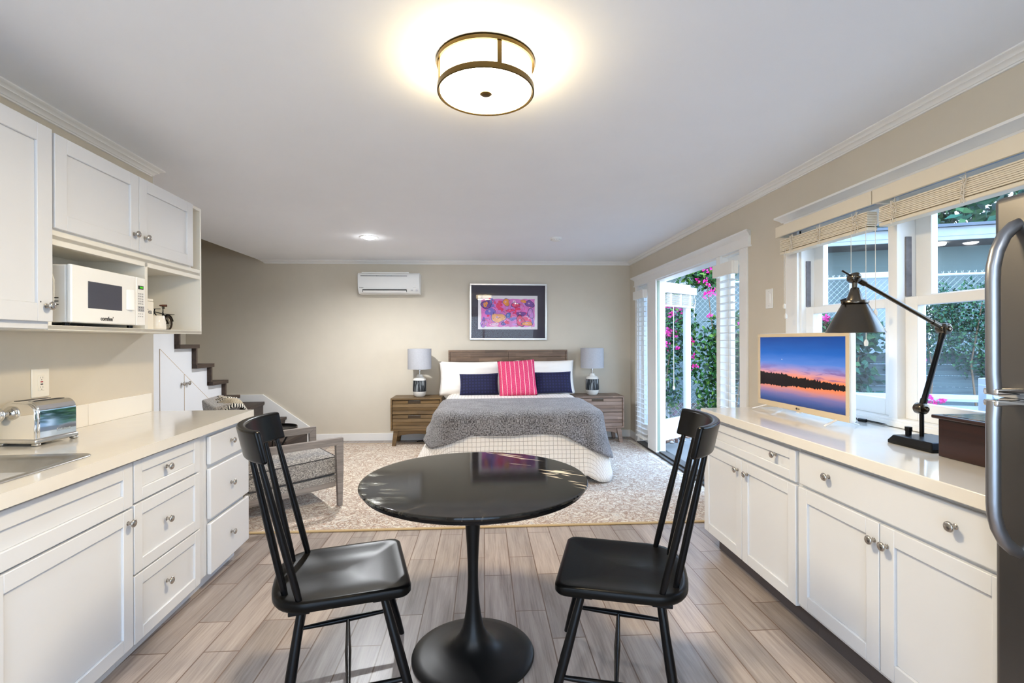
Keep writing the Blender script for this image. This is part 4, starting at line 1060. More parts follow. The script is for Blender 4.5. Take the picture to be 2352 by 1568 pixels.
def pillow_bm(w, h, d, n=25, pinch=.055, seed=0, wr=.006, ex=.5):
    b = B(); vs = []; uv = []
    for side in (1,-1):
        for i in range(n):
            for j in range(n):
                u = -1+2*i/(n-1); v = -1+2*j/(n-1)
                x = w/2*u*(1-pinch*(1-v*v)); z = h/2*v*(1-pinch*(1-u*u))
                k = max(0,(1-u**4)*(1-v**4))**ex
                y = d/2*k+ (wr*mnoise.noise(Vector((u*2.6+seed,v*2.6,side)))+wr*.6*mnoise.noise(Vector((u*6+seed,v*6,side))))*min(1,k*2)
                vs.append((x, -side*y, z)); uv.append((x, z))
    fs = []
    for s in range(2):
        o = s*n*n
        for i in range(n-1):
            for j in range(n-1): fs.append((o+i*n+j, o+(i+1)*n+j, o+(i+1)*n+j+1, o+i*n+j+1))
    b.add(vs, fs); b.uv = uv; return b
def pillow(name, label, cat, m, w, h, d, loc, tilt, roll=0, yaw=0, group=None, seed=0, wr=.006, pinch=.055, ex=.5):
    o = pillow_bm(w,h,d,seed=seed,wr=wr,pinch=pinch,ex=ex).obj(name, m, None, loc=loc, ang=180, weld=False)
    o.rotation_euler = (Matrix.Rotation(yaw,4,'Z') @ Matrix.Rotation(tilt,4,'X') @ Matrix.Rotation(roll,4,'Y')).to_euler()
    md = o.modifiers.new('weld','WELD'); md.merge_threshold = .0006
    return tag(o, label, cat, group)
m_pil = mat('white_pillowcase', S(240,234,226), .85, var=.01, bump=.1, bscale=30)
WP = 'white pillows against the headboard'
pillow('pillow', 'white pillow standing against the headboard on the stair side of the bed', 'pillow', m_pil, .84,.46,.17, (bx-.505, 6.43, .86), radians(-14), 0, 0, WP, 3, .014)
pillow('pillow', 'white pillow standing against the headboard on the window side of the bed', 'pillow', m_pil, .80,.46,.17, (bx+.475, 6.43, .87), radians(-14), 0, 0, WP, 8, .014)
def m_navy_fn():
    m = N('navy_velvet'); m.set('Roughness', .8); m.set('Sheen Weight', .25); m.set('Sheen Tint', (.2,.25,.6))
    vo = m.n('ShaderNodeTexVoronoi', feature='F1'); vo.inputs['Scale'].default_value = 1; vo.inputs['Randomness'].default_value = 0
    tc = m.n('ShaderNodeTexCoord'); mp = m.n('ShaderNodeMapping'); mp.inputs['Scale'].default_value = (26,26,26); m.l(tc.outputs['UV'], mp.inputs[0]); m.l(mp.outputs[0], vo.inputs['Vector'])
    m.base(m.ramp(vo.outputs['Distance'], [(.28, S(28,30,72)), (.36, S(17,17,42)), (.42, S(19,19,50))])); m.bump(m.noise(tc.outputs['UV'], 60, 3), .3, .002); return m.m
m_navy = m_navy_fn()
NP = 'navy lumbar cushions on the bed'
pillow('cushion', 'dark navy rectangular cushion beside the pink one, on the stair side of the bed', 'cushion', m_navy, .50,.29,.13, (bx-.395, 6.20, .80), radians(-22), radians(-1), 0, NP, 1, .006, .05)
pillow('cushion', 'dark navy rectangular cushion beside the pink one, on the window side of the bed', 'cushion', m_navy, .50,.29,.13, (bx+.545, 6.20, .815), radians(-22), radians(-1), 0, NP, 5, .006, .05)
def m_pink_fn():
    m = N('pink_stripe_cloth'); m.set('Roughness', .9)
    tc = m.n('ShaderNodeTexCoord'); sep = m.n('ShaderNodeSeparateXYZ'); m.l(tc.outputs['UV'], sep.inputs[0])
    fr = m.math('ABSOLUTE', m.math('SUBTRACT', m.math('FRACT', m.math('DIVIDE', sep.outputs[0], .056)), .5))
    nz = m.noise(tc.outputs['UV'], 120, 2)
    pk = m.ramp(nz, [(.35, S(196,48,92)), (.65, S(228,84,124))])
    st = m.math('MULTIPLY', m.math('LESS_THAN', fr, .045), m.ramp(m.noise(tc.outputs['UV'], 40, 1), [(.25,(.3,.3,.3)),(.4,(1,1,1))]))
    m.base(m.mix(st, pk, S(246,216,208))); m.bump(nz, .4, .002); return m.m
pillow('cushion', 'square pink cushion with thin white stripes leaning in the middle of the bed', 'cushion', m_pink_fn(), .475,.47,.15, (bx+.085, 6.10, .885), radians(-20), radians(-3), 0, None, 11, .006, .04)

# ------------------------------------------------------------------ nightstands and lamps
def nightstand(label, loc, mw, rz=0):
    t = thing('nightstand', label, 'nightstand', loc, rz, 'nightstands beside the bed')
    w, d = .325, .205; z0, z1 = .205, .622
    b = B(); b.box(-w,w,-d,d,z1-.020,z1); b.box(-w,w,-d,d,z0,z0+.020); b.box(-w,-w+.018,-d,d,z0+.02,z1-.02); b.box(w-.018,w,-d,d,z0+.02,z1-.02); b.box(-w+.018,w-.018,d-.012,d-.002,z0+.02,z1-.02)
    b.obj('case', mw, t, bevel=.002)
    for zb in (.4155, .2275):
        b = B(); hgt = .183; n = 4; sl = (hgt-.004)/n; rr2 = random.Random(int(zb*1000))
        for i in range(n):
            za = zb+i*sl; zc = za+sl-.0028; f0 = rr2.uniform(-.007,.009); f1 = rr2.uniform(-.007,.009)
            segs = [(-w+.022, w-.022)] if i < n-1 else [(-w+.022,-.105),(.055,w-.022)]
            for xa, xb in segs:
                b.hexa([(xa,-d+.016-f0,za),(xb,-d+.016-f1,za),(xb,-d+.034,za),(xa,-d+.034,za)],[(xa,-d+.016+f1,zc),(xb,-d+.016+f0,zc),(xb,-d+.034,zc),(xa,-d+.034,zc)])
        b.box(-w+.022,w-.022,-d+.034,d-.03,zb,zb+hgt-.004)
        dr = b.obj('drawer', mw, t, bevel=.001)
        b = B(); b.box(-.105,.055,-d+.020,-d+.0335,zb+hgt-sl*.92,zb+hgt-.014); b.obj('finger_recess', mat('recess_brown', S(70,54,36), .6), dr)
        b = B(); b.box(-.10,.05,-d+.012,-d+.033,zb+hgt-.012,zb+hgt-.009); b.obj('handle', m_nickel, dr)
    for sx in (-1,1):
        for sy in (-1,1):
            b = B(); x = sx*(w-.065); y = sy*(d-.045)
            b.hexa([(x-.022+sx*.03,y-.02+sy*.02,0),(x+.022+sx*.03,y-.02+sy*.02,0),(x+.022+sx*.03,y+.02+sy*.02,0),(x-.022+sx*.03,y+.02+sy*.02,0)],
                   [(x-.032,y-.026,.2035),(x+.032,y-.026,.2035),(x+.032,y+.026,.2035),(x-.032,y+.026,.2035)]); b.obj('leg', mw, t, bevel=.005)
    for sy in (-1,1):
        b = B(); y = sy*(d-.045); ww = w-.09
        P = [(-ww,.2034),(-ww,.125)]+[(-ww+2*ww*i/12, .125+.035*sin(pi*i/12)**.5) for i in range(1,12)]+[(ww,.125),(ww,.2034)]
        b.prism(P, y-.012, y+.012, 'y'); b.obj('cross_rail', mw, t, bevel=.002)
    return t
nightstand('wooden two-drawer nightstand with splayed legs, on the stair side of the bed', (-.868, 6.485, 0), m_woodL)
nightstand('wooden two-drawer nightstand with splayed legs, in the corner by the glass doors', (1.515, 6.485, 0), m_woodR)
def m_scratch_fn():
    m = N('scratched_black_glaze'); m.set('Roughness', .45)
    n1 = m.noise(m.coord(scale=(95,95,5)), 1, 2, .5)
    m.base(m.ramp(n1, [(.55, S(38,42,46)), (.63, S(170,176,178))])); return m.m
m_shade = mat('grey_linen_shade', S(176,176,180), .9, var=.05, vscale=60, bump=.3, bscale=150)
m_scr = m_scratch_fn()
def table_lamp(label, loc):
    t = thing('table_lamp', label, 'lamp', loc, 0, 'lamps on the nightstands')
    b = B(); b.lathe([(0,0),(.062,0),(.072,.012),(.082,.04),(.087,.068)], n=40, cap=False); b.lathe([(.085,.215),(.080,.236),(.060,.250),(.040,.262),(.036,.285),(.034,.290),(0,.290)], n=40, cap=False); b.obj('base', mat('lamp_ceramic', S(226,222,214), .35, var=.03), t, ang=60)
    b = B(); b.lathe([(.0872,.068),(.090,.075),(.0895,.13),(.087,.19),(.0855,.215)], n=40, cap=False); b.obj('glaze_band', m_scr, t, ang=60)
    b = B(); b.cyl((0,0,.29),(0,0,.40),.008,n=14); b.cyl((0,0,.34),(0,0,.39),.016,n=14); b.obj('stem', m_nickel, t)
    b = B(); b.lathe([(.155,.362),(.154,.630)], n=56, cap=False); b.lathe([(.152,.362),(.151,.630)], n=56, cap=False); b.lathe([(.152,.362),(.155,.362)], n=56, cap=False); b.lathe([(.151,.63),(.154,.63)], n=56, cap=False)
    for k in range(3):
        q = 2*pi*k/3; b.cyl((0,0,.60),(.152*cos(q),.152*sin(q),.60),.002,n=6)
    b.obj('lamp_shade', m_shade, t, ang=60)
    b = B(); b.lathe([(0,.39),(.014,.39),(.028,.43),(.026,.455),(0,.47)], n=20, cap=False); b.obj('bulb', m_white, t, ang=60)
    return t
table_lamp('ceramic table lamp with a grey drum shade, on the stair-side nightstand', (-.848, 6.48, .6225))
table_lamp('ceramic table lamp with a grey drum shade, on the nightstand by the glass doors', (1.462, 6.48, .6225))
b = B(); b.tube([(-.88,6.66,.30),(-.80,6.6,.15),(-.74,6.58,.05),(-.80,6.56,.012),(-.90,6.55,.010),(-.88,6.60,.012),(-.75,6.6,.03),(-.68,6.62,.14),(-.66,6.68,.25)], .004, 8)
tag(b.obj('lamp_cord', m_blackmetal), 'black cord looped under the stair-side nightstand', 'cable')

# ------------------------------------------------------------------ rug
def m_rug_fn():
    m = N('faded_oriental_rug'); m.set('Roughness', .98); m.set('Sheen Weight', .25)
    v = m.coord(); sep = m.n('ShaderNodeSeparateXYZ'); m.l(v, sep.inputs[0])
    n1 = m.noise(v, 9, 6, .7, 2.6); n2 = m.noise(m.coord(scale=(1,1.7,1)), 34, 4, .65, 1.4); n3 = m.noise(v, 1.1, 2); n4 = m.noise(m.coord(scale=(1,3.4,1)), 55, 3, .7, .6)
    ln = m.math('ABSOLUTE', m.math('SUBTRACT', n1, .5))
    c = m.ramp(n3, [(.35, S(226,216,198)), (.65, S(214,206,192))])
    c = m.mix(m.ramp(ln, [(.013,(.95,.95,.95)),(.055,(0,0,0))]), c, S(140,98,66))
    c = m.mix(m.ramp(n2, [(.53,(0,0,0)),(.63,(.8,.8,.8))]), c, S(136,118,100))
    c = m.mix(m.ramp(n2, [(.30,(.75,.75,.75)),(.40,(0,0,0))]), c, S(232,224,210))
    # border bands parallel to the edges
    ex = m.math('SUBTRACT', 1.96, m.math('ABSOLUTE', sep.outputs[0])); ey = m.math('SUBTRACT', 1.495, m.math('ABSOLUTE', sep.outputs[1])); e = m.math('MINIMUM', ex, ey)
    bd = m.ramp(e, [(.0,(0,0,0)),(.05,(0,0,0)),(.055,(1,1,1)),(.075,(.0,.0,.0)),(.12,(.1,.1,.1)),(.125,(.9,.9,.9)),(.14,(.1,.1,.1)),(.40,(.1,.1,.1)),(.405,(.8,.8,.8)),(.425,(0,0,0))])
    c = m.mix(m.math('MULTIPLY', bd, .45), c, S(176,140,112))
    inb = m.math('LESS_THAN', e, .42)
    c = m.mix(m.math('MULTIPLY', m.math('MULTIPLY', inb, m.ramp(n4, [(.55,(0,0,0)),(.64,(1,1,1))])), .7), c, S(112,92,92))
    c = m.mix(m.math('MULTIPLY', m.math('MULTIPLY', inb, m.ramp(n1, [(.33,(1,1,1)),(.40,(0,0,0))])), .6), c, S(150,150,158))
    c = m.mix(m.math('LESS_THAN', ey, .024), c, S(186,158,112))
    m.base(c); m.bump(m.math('ADD', n2, m.math('MULTIPLY', n4, .6)), .5, .004); return m.m
t = thing('rug', 'large faded cream and rust patterned rug under the bed and armchair', 'rug', (-.01, 5.0, 0))
b = B(); b.box(-1.96,1.96,-1.495,1.495,.001,.011); b.obj('pile', m_rug_fn(), t, bevel=.003)
b = B()
for i in range(150):
    y = -1.49+2.98*i/149; L = RNG.uniform(.04,.075); dy = RNG.uniform(-.018,.018)
    b.hexa([(1.955,y-.006,.002),(1.955,y+.006,.002),(1.96+L,y+.004+dy,.002),(1.96+L,y-.004+dy,.002)],[(1.955,y-.006,.006),(1.955,y+.006,.006),(1.96+L,y+.004+dy,.004),(1.96+L,y-.004+dy,.004)])
f = b.obj('fringe', mat('rug_fringe', S(232,224,208), .95), t, smooth=False); f['kind'] = 'stuff'
# ------------------------------------------------------------------ staircase in the stairwell behind the kitchen wall
st = thing('staircase', 'dark wood staircase with white side panel rising behind the kitchen wall', 'stairs', (-3.0, 5.0, 0))
ox, oy = -3.0, 5.0
steps = [(6.10,.71),(5.829,.914),(5.537,1.117),(5.26,1.327)]
for k in range(1, 8): steps.append((5.26-.283*k, 1.327+.206*k))
xe = -2.965
pan = []
for i, (y, z) in enumerate(steps):
    b = B(); b.box(-3.965-ox, xe-ox, y-.325-oy, y-oy, z-.040, z); b.obj('tread', m_stair, st, bevel=.003)
    zl = steps[i-1][1] if i else .55
    b = B(); b.box(-3.965-ox, xe-.012-ox, y-.048-oy, y-.02-oy, zl+.0005, z-.0405); b.obj('riser', m_stair, st, bevel=.002)
    pan += [(y-.05-oy, zl+.0005 if i == 0 else zl-.041), (y-.05-oy, z-.0415)]
b = B(); pan = [(y, z) for y, z in pan if z < 3.2]
pan[0] = (pan[0][0], 0)
pan.append((pan[-1][0]-.2, pan[-1][1])); pan.append((pan[-1][0], 0))
b.prism(pan, -3.045-ox, -3.02-ox, 'x'); b.obj('side_panel', m_cab, st)
# cupboard doors in the side panel
def zd(y): return 1.289+(y-4.71)*(.778-1.289)/(5.442-4.71)
for nm, ya, yb, ky in (('cupboard_door', 4.71, 5.073, 5.03), ('cupboard_door', 5.079, 5.75, 5.12)):
    b = B(); b.prism([(ya-oy,.06),(yb-oy,.06),(yb-oy,zd(yb)),(ya-oy,zd(ya))], -3.0195-ox, -3.016-ox, 'x'); dd = b.obj(nm, m_cab, st)
    knob(dd, -3.016-ox, ky-oy, .935, .021)
    b = B()
    for p, q in (((ya-oy,.06),(ya-oy,zd(ya))),((ya-oy,zd(ya)),(yb-oy,zd(yb)))):
        d = Vector((0,q[0]-p[0],q[1]-p[1])).normalized(); nn = Vector((0,-d.z,d.y))*.0022; P = Vector((-3.0165-ox,p[0],p[1])); Q = Vector((-3.0165-ox,q[0],q[1]))
        b.hexa([P-nn,Q-nn,Q+nn,P+nn],[P-nn+Vector((.001,0,0)),Q-nn+Vector((.001,0,0)),Q+nn+Vector((.001,0,0)),P+nn+Vector((.001,0,0))])
    b.obj('door_gap', mat('gap_tan', S(176,150,112), .7), dd)
lp = [(-3.965,6.70),(-2.94,6.70),(-2.86,6.12),(-3.0,6.02),(-3.965,6.02)]
b = B(); b.prism([(x-ox,y-oy) for x,y in lp], .512, .55); b.obj('landing', m_stair, st, bevel=.003)
b = B(); b.prism([(x-ox-.02,y-oy) for x,y in lp], .0, .5115); b.obj('landing_base', m_stair, st)
for x, z, zb in ((-2.65,.345,.16),(-2.36,.16,0)):
    b = B(); b.box(-3.0-ox if z>.3 else -2.75-ox, x-ox, 5.95-oy, 6.699-oy, z-.036, z); b.obj('tread', m_stair, st, bevel=.003)
    b = B(); b.box(-2.975-ox if z>.3 else -2.70-ox, x-.025-ox, 5.965-oy, 6.699-oy, .0, z-.0365); b.obj('riser', m_stair, st, bevel=.002)

# ------------------------------------------------------------------ armchair, its blanket and the tray table
def m_tweed_fn():
    m = N('grey_tweed'); m.set('Roughness', .95); m.set('Sheen Weight', .2)
    n1 = m.noise(m.coord(scale=(150,150,150)), 1, 2, .7); n2 = m.noise(m.coord(scale=(60,60,260)), 1, 2, .6)
    f = m.math('ADD', m.math('MULTIPLY', n1, .5), m.math('MULTIPLY', n2, .5))
    m.base(m.ramp(f, [(.38, S(78,74,72)), (.5, S(142,136,130)), (.62, S(198,190,178))])); m.bump(f, .7, .004); return m.m
m_tweed = m_tweed_fn()
ac = thing('armchair', 'grey tweed armchair with open weathered wood arms, on the rug beside the stair', 'armchair', (-1.652, 4.124, .011), radians(36.4-90))
for sx in (1,-1):
    b = B(); x = sx*.338
    def xs(z): return (x-.021, x+.021)
    # one continuous flat frame: tapered front leg, arm rail, raked back leg
    out = [(.360,.552),(.360,.50),(.350,0),(.316,0),(.304,.497),(-.40,.480),(-.50,0),(-.535,0),(-.44,.535)]
    vs = []; fs = []
    quads = [[(.360,.554),(.360,.30),(.306,.30),(.300,.498)],[(.360,.30),(.351,0),(.316,0),(.306,.30)],[(.360,.554),(.300,.498),(-.39,.488),(-.45,.544)],[(-.45,.544),(-.39,.488),(-.50,0),(-.54,0)]]
    for q in quads: b.prism(q, x-.021, x+.021, 'x')
    b.obj('arm_frame', m_woodchair, ac, bevel=.002)
b = B(); b.prism([(.31,.195),(.31,.155),(-.36,.115),(-.36,.165)], -.316, .316, 'x'); b.obj('seat_rail', m_woodchair, ac, bevel=.003)
b = B(); b.prism([(.325,.245),(.325,.19),(-.36,.155),(-.36,.215)], -.314, .314, 'x'); b.obj('seat_deck', m_tweed, ac, bevel=.012, seg=3)
def cushion_bm(w, d, h, n=15, puff=.035):
    b = B(); vs = []; fs = []
    def P(u, v, s):
        k = (1-u**6)*(1-v**6); ed = max(abs(u),abs(v))
        return (w/2*u, d/2*v, s*(h/2+puff*k**.8*(1-.25*(u*u+v*v))) if ed < 1 else s*h/2)
    for s in (1,-1):
        for i in range(n):
            for j in range(n): vs.append(P(-1+2*i/(n-1), -1+2*j/(n-1), s))
    for s in range(2):
        o = s*n*n
        for i in range(n-1):
            for j in range(n-1): fs.append((o+i*n+j, o+(i+1)*n+j, o+(i+1)*n+j+1, o+i*n+j+1))
    for i in range(n-1):
        for a, c in ((i*n,(i+1)*n),(i*n+n-1,(i+1)*n+n-1),(i,i+1),((n-1)*n+i,(n-1)*n+i+1)): fs.append((a,c,n*n+c,n*n+a))
    b.add(vs, fs); return b
cu = cushion_bm(.622,.66,.135); o = cu.obj('seat_cushion', m_tweed, ac, loc=(0,-.005,.312), ang=50, bevel=.014, seg=3); o.rotation_euler = (radians(3.2),0,0)
b = B()
for s in (1,-1):
    for zz in (.067,-.067):
        b.tube([(s*.311,-.33,zz),(s*.311,.33,zz)],.004,8)
    b.tube([(-.311,.327,s*.067),(.311,.327,s*.067)],.004,8)
o2 = b.obj('piping', mat('dark_piping', S(70,66,64), .9), o)
cu = cushion_bm(.622,.60,.15,puff=.03); o = cu.obj('back_cushion', m_tweed, ac, loc=(0,-.40,.60), ang=50, bevel=.014, seg=3); o.rotation_euler = (radians(104),0,0)
def m_stripe_fn():
    m = N('striped_blanket'); m.set('Roughness', .95)
    tc = m.n('ShaderNodeTexCoord'); sep = m.n('ShaderNodeSeparateXYZ'); m.l(tc.outputs['UV'], sep.inputs[0])
    fr = m.math('FRACT', m.math('DIVIDE', sep.outputs[1], .017))
    c = m.mix(m.math('LESS_THAN', fr, .45), S(212,202,180), S(38,36,36))
    edge = m.math('GREATER_THAN', sep.outputs[0], .955); br = m.math('LESS_THAN', m.math('FRACT', m.math('DIVIDE', sep.outputs[1], .022)), .5)
    edge = m.math('MAXIMUM', edge, m.math('LESS_THAN', m.math('ABSOLUTE', m.math('SUBTRACT', sep.outputs[0], .64)), .022))
    c2 = m.mix(br, S(232,228,218), S(24,24,26)); c = m.mix(edge, c, c2)
    c = m.mix(m.math('LESS_THAN', sep.outputs[0], .07), c, S(48,45,44))
    pl = m.math('MULTIPLY', m.math('GREATER_THAN', sep.outputs[0], .66), m.math('LESS_THAN', sep.outputs[0], .945)); nz = m.noise(tc.outputs['UV'], 120, 2); c = m.mix(pl, c, m.ramp(nz, [(.4,S(150,138,118)),(.6,S(196,184,160))]))
    m.base(c); m.bump(nz, .6, .003); return m.m
b = B()
path = [(-.245,.56),(-.275,.68),(-.305,.80),(-.335,.885),(-.375,.935),(-.43,.945),(-.48,.91),(-.52,.82),(-.545,.72),(-.565,.60),(-.575,.50)]
def bl(i, j):
    v = j*(len(path)-1); k = min(int(v), len(path)-2); f = v-k
    y = path[k][0]*(1-f)+path[k+1][0]*f; z = path[k][1]*(1-f)+path[k+1][1]*f
    x = -.28+.605*i+.02*sin(v*1.7)
    drop = max(0, i-.86)*.25
    return (x, y+.008*sin(i*17+v), z-drop+.006*sin(i*23)-(.045*(1-i) if i < .5 else .0225)*1)
NU, NV = 30, 41
b.grid(bl, NU, NV); b.uv = [(i/(NU-1), j/(NV-1)*.9) for i in range(NU) for j in range(NV)]
M = Matrix.Translation((-1.652,4.124,.011)) @ Matrix.Rotation(radians(36.4-90),4,'Z')
o = b.obj('striped_blanket', m_stripe_fn(), None, loc=(-1.652,4.124,.0), rz=radians(36.4-90), solid=.010, ang=180)
tag(o, 'black and cream striped blanket draped over the armchair back', 'blanket')
b = B()
for i in range(26):
    x = .08+.22*RNG.random(); b.tube([(x,-.02,.42),(x+RNG.uniform(-.01,.01),.02,.425),(x+RNG.uniform(-.015,.015),.07,.43)],.004,5)
t = thing('tray_table', 'small round black tray table between the armchair and the stair', 'side table', (-2.02, 4.80, .011))
b = B(); b.lathe([(0,.49),(.205,.49),(.208,.495),(.208,.522),(.203,.522),(.203,.500),(0,.500)], n=48, cap=False); b.obj('tray', m_blackmetal, t, ang=40)
for a in (20, 110, 200, 290):
    q = radians(a); b = B(); b.tube([(.15*cos(q),.15*sin(q),.49),(-.12*cos(q+.3),-.12*sin(q+.3),.0)], .009, 10); b.obj('leg', m_blackmetal, t)

# ------------------------------------------------------------------ outdoors
m_conc = mat('patio_concrete', S(126,125,122), .8, var=.06, vscale=3, bump=.2, bscale=80)
b = B(); b.box(2.2, 12, -6, 7.05, -.14, -.03); structure(b.obj('patio', m_conc, smooth=False))
def m_gravel_fn():
    m = N('gravel'); m.set('Roughness', .9)
    vo = m.n('ShaderNodeTexVoronoi'); vo.inputs['Scale'].default_value = 26; m.l(m.coord(), vo.inputs['Vector'])
    m.base(m.mix(.75, m.ramp(vo.outputs['Distance'], [(0, S(190,170,150)), (.6, S(60,48,42))]), vo.outputs['Color'], 'SOFT_LIGHT')); m.bump(vo.outputs['Distance'], 1, .02); return m.m
b = B(); b.box(.5, 16, 7.05, 18, -.14, -.02); g = b.obj('gravel_bed', m_gravel_fn(), smooth=False); tag(g, 'brown gravel bed below the chain-link fence', 'gravel'); g['kind'] = 'stuff'
b = B()
for i in range(900):
    x = RNG.uniform(2.3,5.2); y = RNG.uniform(6.3,7.6) + (0); r = RNG.uniform(.012,.028)
    if y < 6.35+ (x-2.2)*.05: continue
    n = 6; b.lathe([(0,0),(r,r*.3),(r*.8,r*.9),(0,r*1.1)], (x,y,-.03), 6, mi=RNG.randrange(3), cap=False)
g = b.obj('pebbles', [mat('pebble_a', S(150,120,100), .9), mat('pebble_b', S(190,180,170), .9), mat('pebble_c', S(96,70,60), .9)]); tag(g, 'loose pebbles spread beside the patio slab outside the door', 'pebbles'); g['kind'] = 'stuff'

FA = Vector((2.2, 8.47, 0)); FBv = Vector((9.2, 5.86, 0)); fd = (FBv-FA).normalized(); FLn = (FBv-FA).length; fnz = math.atan2(fd.y, fd.x)
FT = 2.30
t = thing('chain_link_fence', 'grey chain-link fence behind the flowering vines outside', 'fence', (FA.x, FA.y, 0), fnz)
m_galv = mat('galvanised', S(196,204,208), .4, .6, var=.05)
b = B(); b.cyl((0,0,FT),(FLn,0,FT),.021,n=10); b.obj('top_rail', m_galv, t)
for x in (1.0, 3.3, 5.42, 7.0):
    b = B(); b.cyl((x,0,-.1),(x,0,FT+.04),.03,n=12); b.obj('post', m_galv, t)
b = B(); s = .078; H0 = .05; hh = FT-.02-H0; k = -int(hh/s)-1
rw = .0022
def wire(b, p0, p1):
    b.cyl(p0, p1, rw, n=3)
while k*s < FLn+hh:
    for sg in (1,-1):
        x0 = k*s if sg > 0 else k*s+0; xa, za = (x0, H0); xb, zb = (x0+sg*hh*.9, FT-.02)
        if sg < 0: xa, xb = k*s, k*s-hh*.9
        def clip(xa, za, xb, zb):
            pts = [(xa,za),(xb,zb)]
            if xa > xb: pts = pts[::-1]
            (a, c), (d, e2) = pts
            if d < 0 or a > FLn: return None
            if a < 0: c = c+(e2-c)*(0-a)/(d-a); a = 0
            if d > FLn: e2 = c+(e2-c)*(FLn-a)/(d-a); d = FLn
            return (a, c, d, e2)
        r_ = clip(xa, za, xb, zb)
        if r_ and r_[2]-r_[0] > .01: wire(b, (r_[0], .006*sg, r_[1]), (r_[2], .006*sg, r_[3]))
    k += 1
o = b.obj('wire_mesh', m_galv, t, smooth=False)
b = B()
for i in range(int(FLn/.078)):
    x = i*.078+.03; b.cyl((x,0,FT),(x+.012,0,FT+.055),.003,n=4); b.cyl((x,0,FT),(x-.014,0,FT+.05),.003,n=4)
b.obj('wire_tips', m_galv, t, smooth=False)
def FP(u, off, z=0):                     # along the fence, off = towards the house with the camera
    n = Vector((fd.y, -fd.x, 0))
    if n.y > 0: n = -n
    p = FA + fd*u + n*off; return (p.x, p.y, z)

# low timber retaining wall
t = thing('timber_wall', 'dark weathered timber board wall behind the shrubs outside the window', 'garden wall', FP(4.1, .06, 0), fnz)
for i in range(7):
    b = B(); b.box(-.7, 2.5, -.02, .02, .0+i*.165, .155+i*.165); b.obj('board', wood('teal_board_%d' % i, S(58,72,76), S(92,108,110), 0, 1, .8), t, bevel=.004)

# plants
def leaf_mats(nm, cs): return [mat('%s_%d' % (nm, i), c, .55, var=.12, vscale=3, spec=.3) for i, c in enumerate(cs)]
m_leafA = leaf_mats('bougainvillea_leaf', [S(28,70,26), S(46,92,34), S(15,42,20), S(88,122,44)])
m_leafB = leaf_mats('fence_vine_leaf', [S(28,72,46), S(16,46,36), S(56,96,54), S(38,86,66)])
m_flow = leaf_mats('bract', [S(222,30,140), S(196,24,124), S(240,70,170)])
m_stem = mat('vine_stem', S(120,96,72), .8)
def leaf(b, p, d, up, L, Wd, mi):
    d = d.normalized(); s = d.cross(up)
    if s.length < 1e-3: s = Vector((1,0,0))
    s.normalize(); nn = s.cross(d)
    q = [p, p+d*L*.45+s*Wd*.5+nn*L*.07, p+d*L, p+d*L*.45-s*Wd*.5+nn*L*.07, p+d*L*.5]
    b.add(q, [(0,1,4),(1,2,4),(0,4,3),(4,2,3)], mi)
def rvec(r): return Vector((r.gauss(0,1), r.gauss(0,1), r.gauss(0,1))).normalized()
def plant(name, label, base, blobs, nleaf, lsz, lm, nflower=0, fblobs=None, stems=(), group=None, seed=1, face=(0,-1,0)):
    t = thing(name, label, 'plant', base, 0, group); r = random.Random(seed); fz = Vector(face)
    b = B(); tot = sum(w for *_, w in blobs)
    for (cx,cy,cz,rx,ry,rz_,w) in blobs:
        for i in range(int(nleaf*w/tot)):
            v = rvec(r)*(r.random()**.45); p = Vector((cx+rx*v.x, cy+ry*v.y, cz+rz_*v.z))
            if p.z < -.02: continue
            d = (rvec(r)+Vector((0,0,-.35))); up = (rvec(r)*.8+fz*.7+Vector((0,0,.6)))
            leaf(b, p, d, up, lsz*r.uniform(.7,1.35), lsz*r.uniform(.5,.8), r.choice([0,0,1,1,2,3]) if lm is m_leafA else r.randrange(4))
    b.obj('foliage', lm, t, smooth=False)
    if nflower:
        b = B(); fb = fblobs or blobs; tot = sum(w for *_, w in fb)
        for (cx,cy,cz,rx,ry,rz_,w) in fb:
            for i in range(max(1,int(nflower*w/tot))):
                v = rvec(r)*(r.random()**.4); p = Vector((cx+rx*v.x, cy+ry*v.y, cz+rz_*v.z))
                for k in range(7):
                    pp = p+rvec(r)*.035; leaf(b, pp, rvec(r), rvec(r)+fz, .045*r.uniform(.8,1.3), .04, r.randrange(3))
        b.obj('flowers', m_flow, t, smooth=False)
    if stems:
        b = B()
        for pts in stems: b.tube(pts, [.016-.010*i/(len(pts)-1) for i in range(len(pts))], 7)
        b.obj('stem', m_stem, t)
    return t
def rel(u, off, base):
    p = FP(u, off); return p[0]-base[0], p[1]-base[1]
def vine(name, label, u0, specs, nleaf, lsz, lm, nfl, fspecs, stems, group, seed):
    base = FP(u0, .15, 0); bl_ = []; fl = []; ss = []
    for (u, z, ru, rz_, w) in specs: x, y = rel(u, .15, base); bl_.append((x,y,z,ru,.16,rz_,w))
    for (u, z, ru, rz_, w) in fspecs: x, y = rel(u, .28, base); fl.append((x,y,z,ru,.10,rz_,w))
    for pts in stems: ss.append([(rel(u, .2, base)[0], rel(u, .2, base)[1], z) for u, z in pts])
    return plant(name, label, base, bl_, nleaf, lsz, lm, nfl, fl, ss, group, seed)
VG = 'bougainvillea vines on the fence'
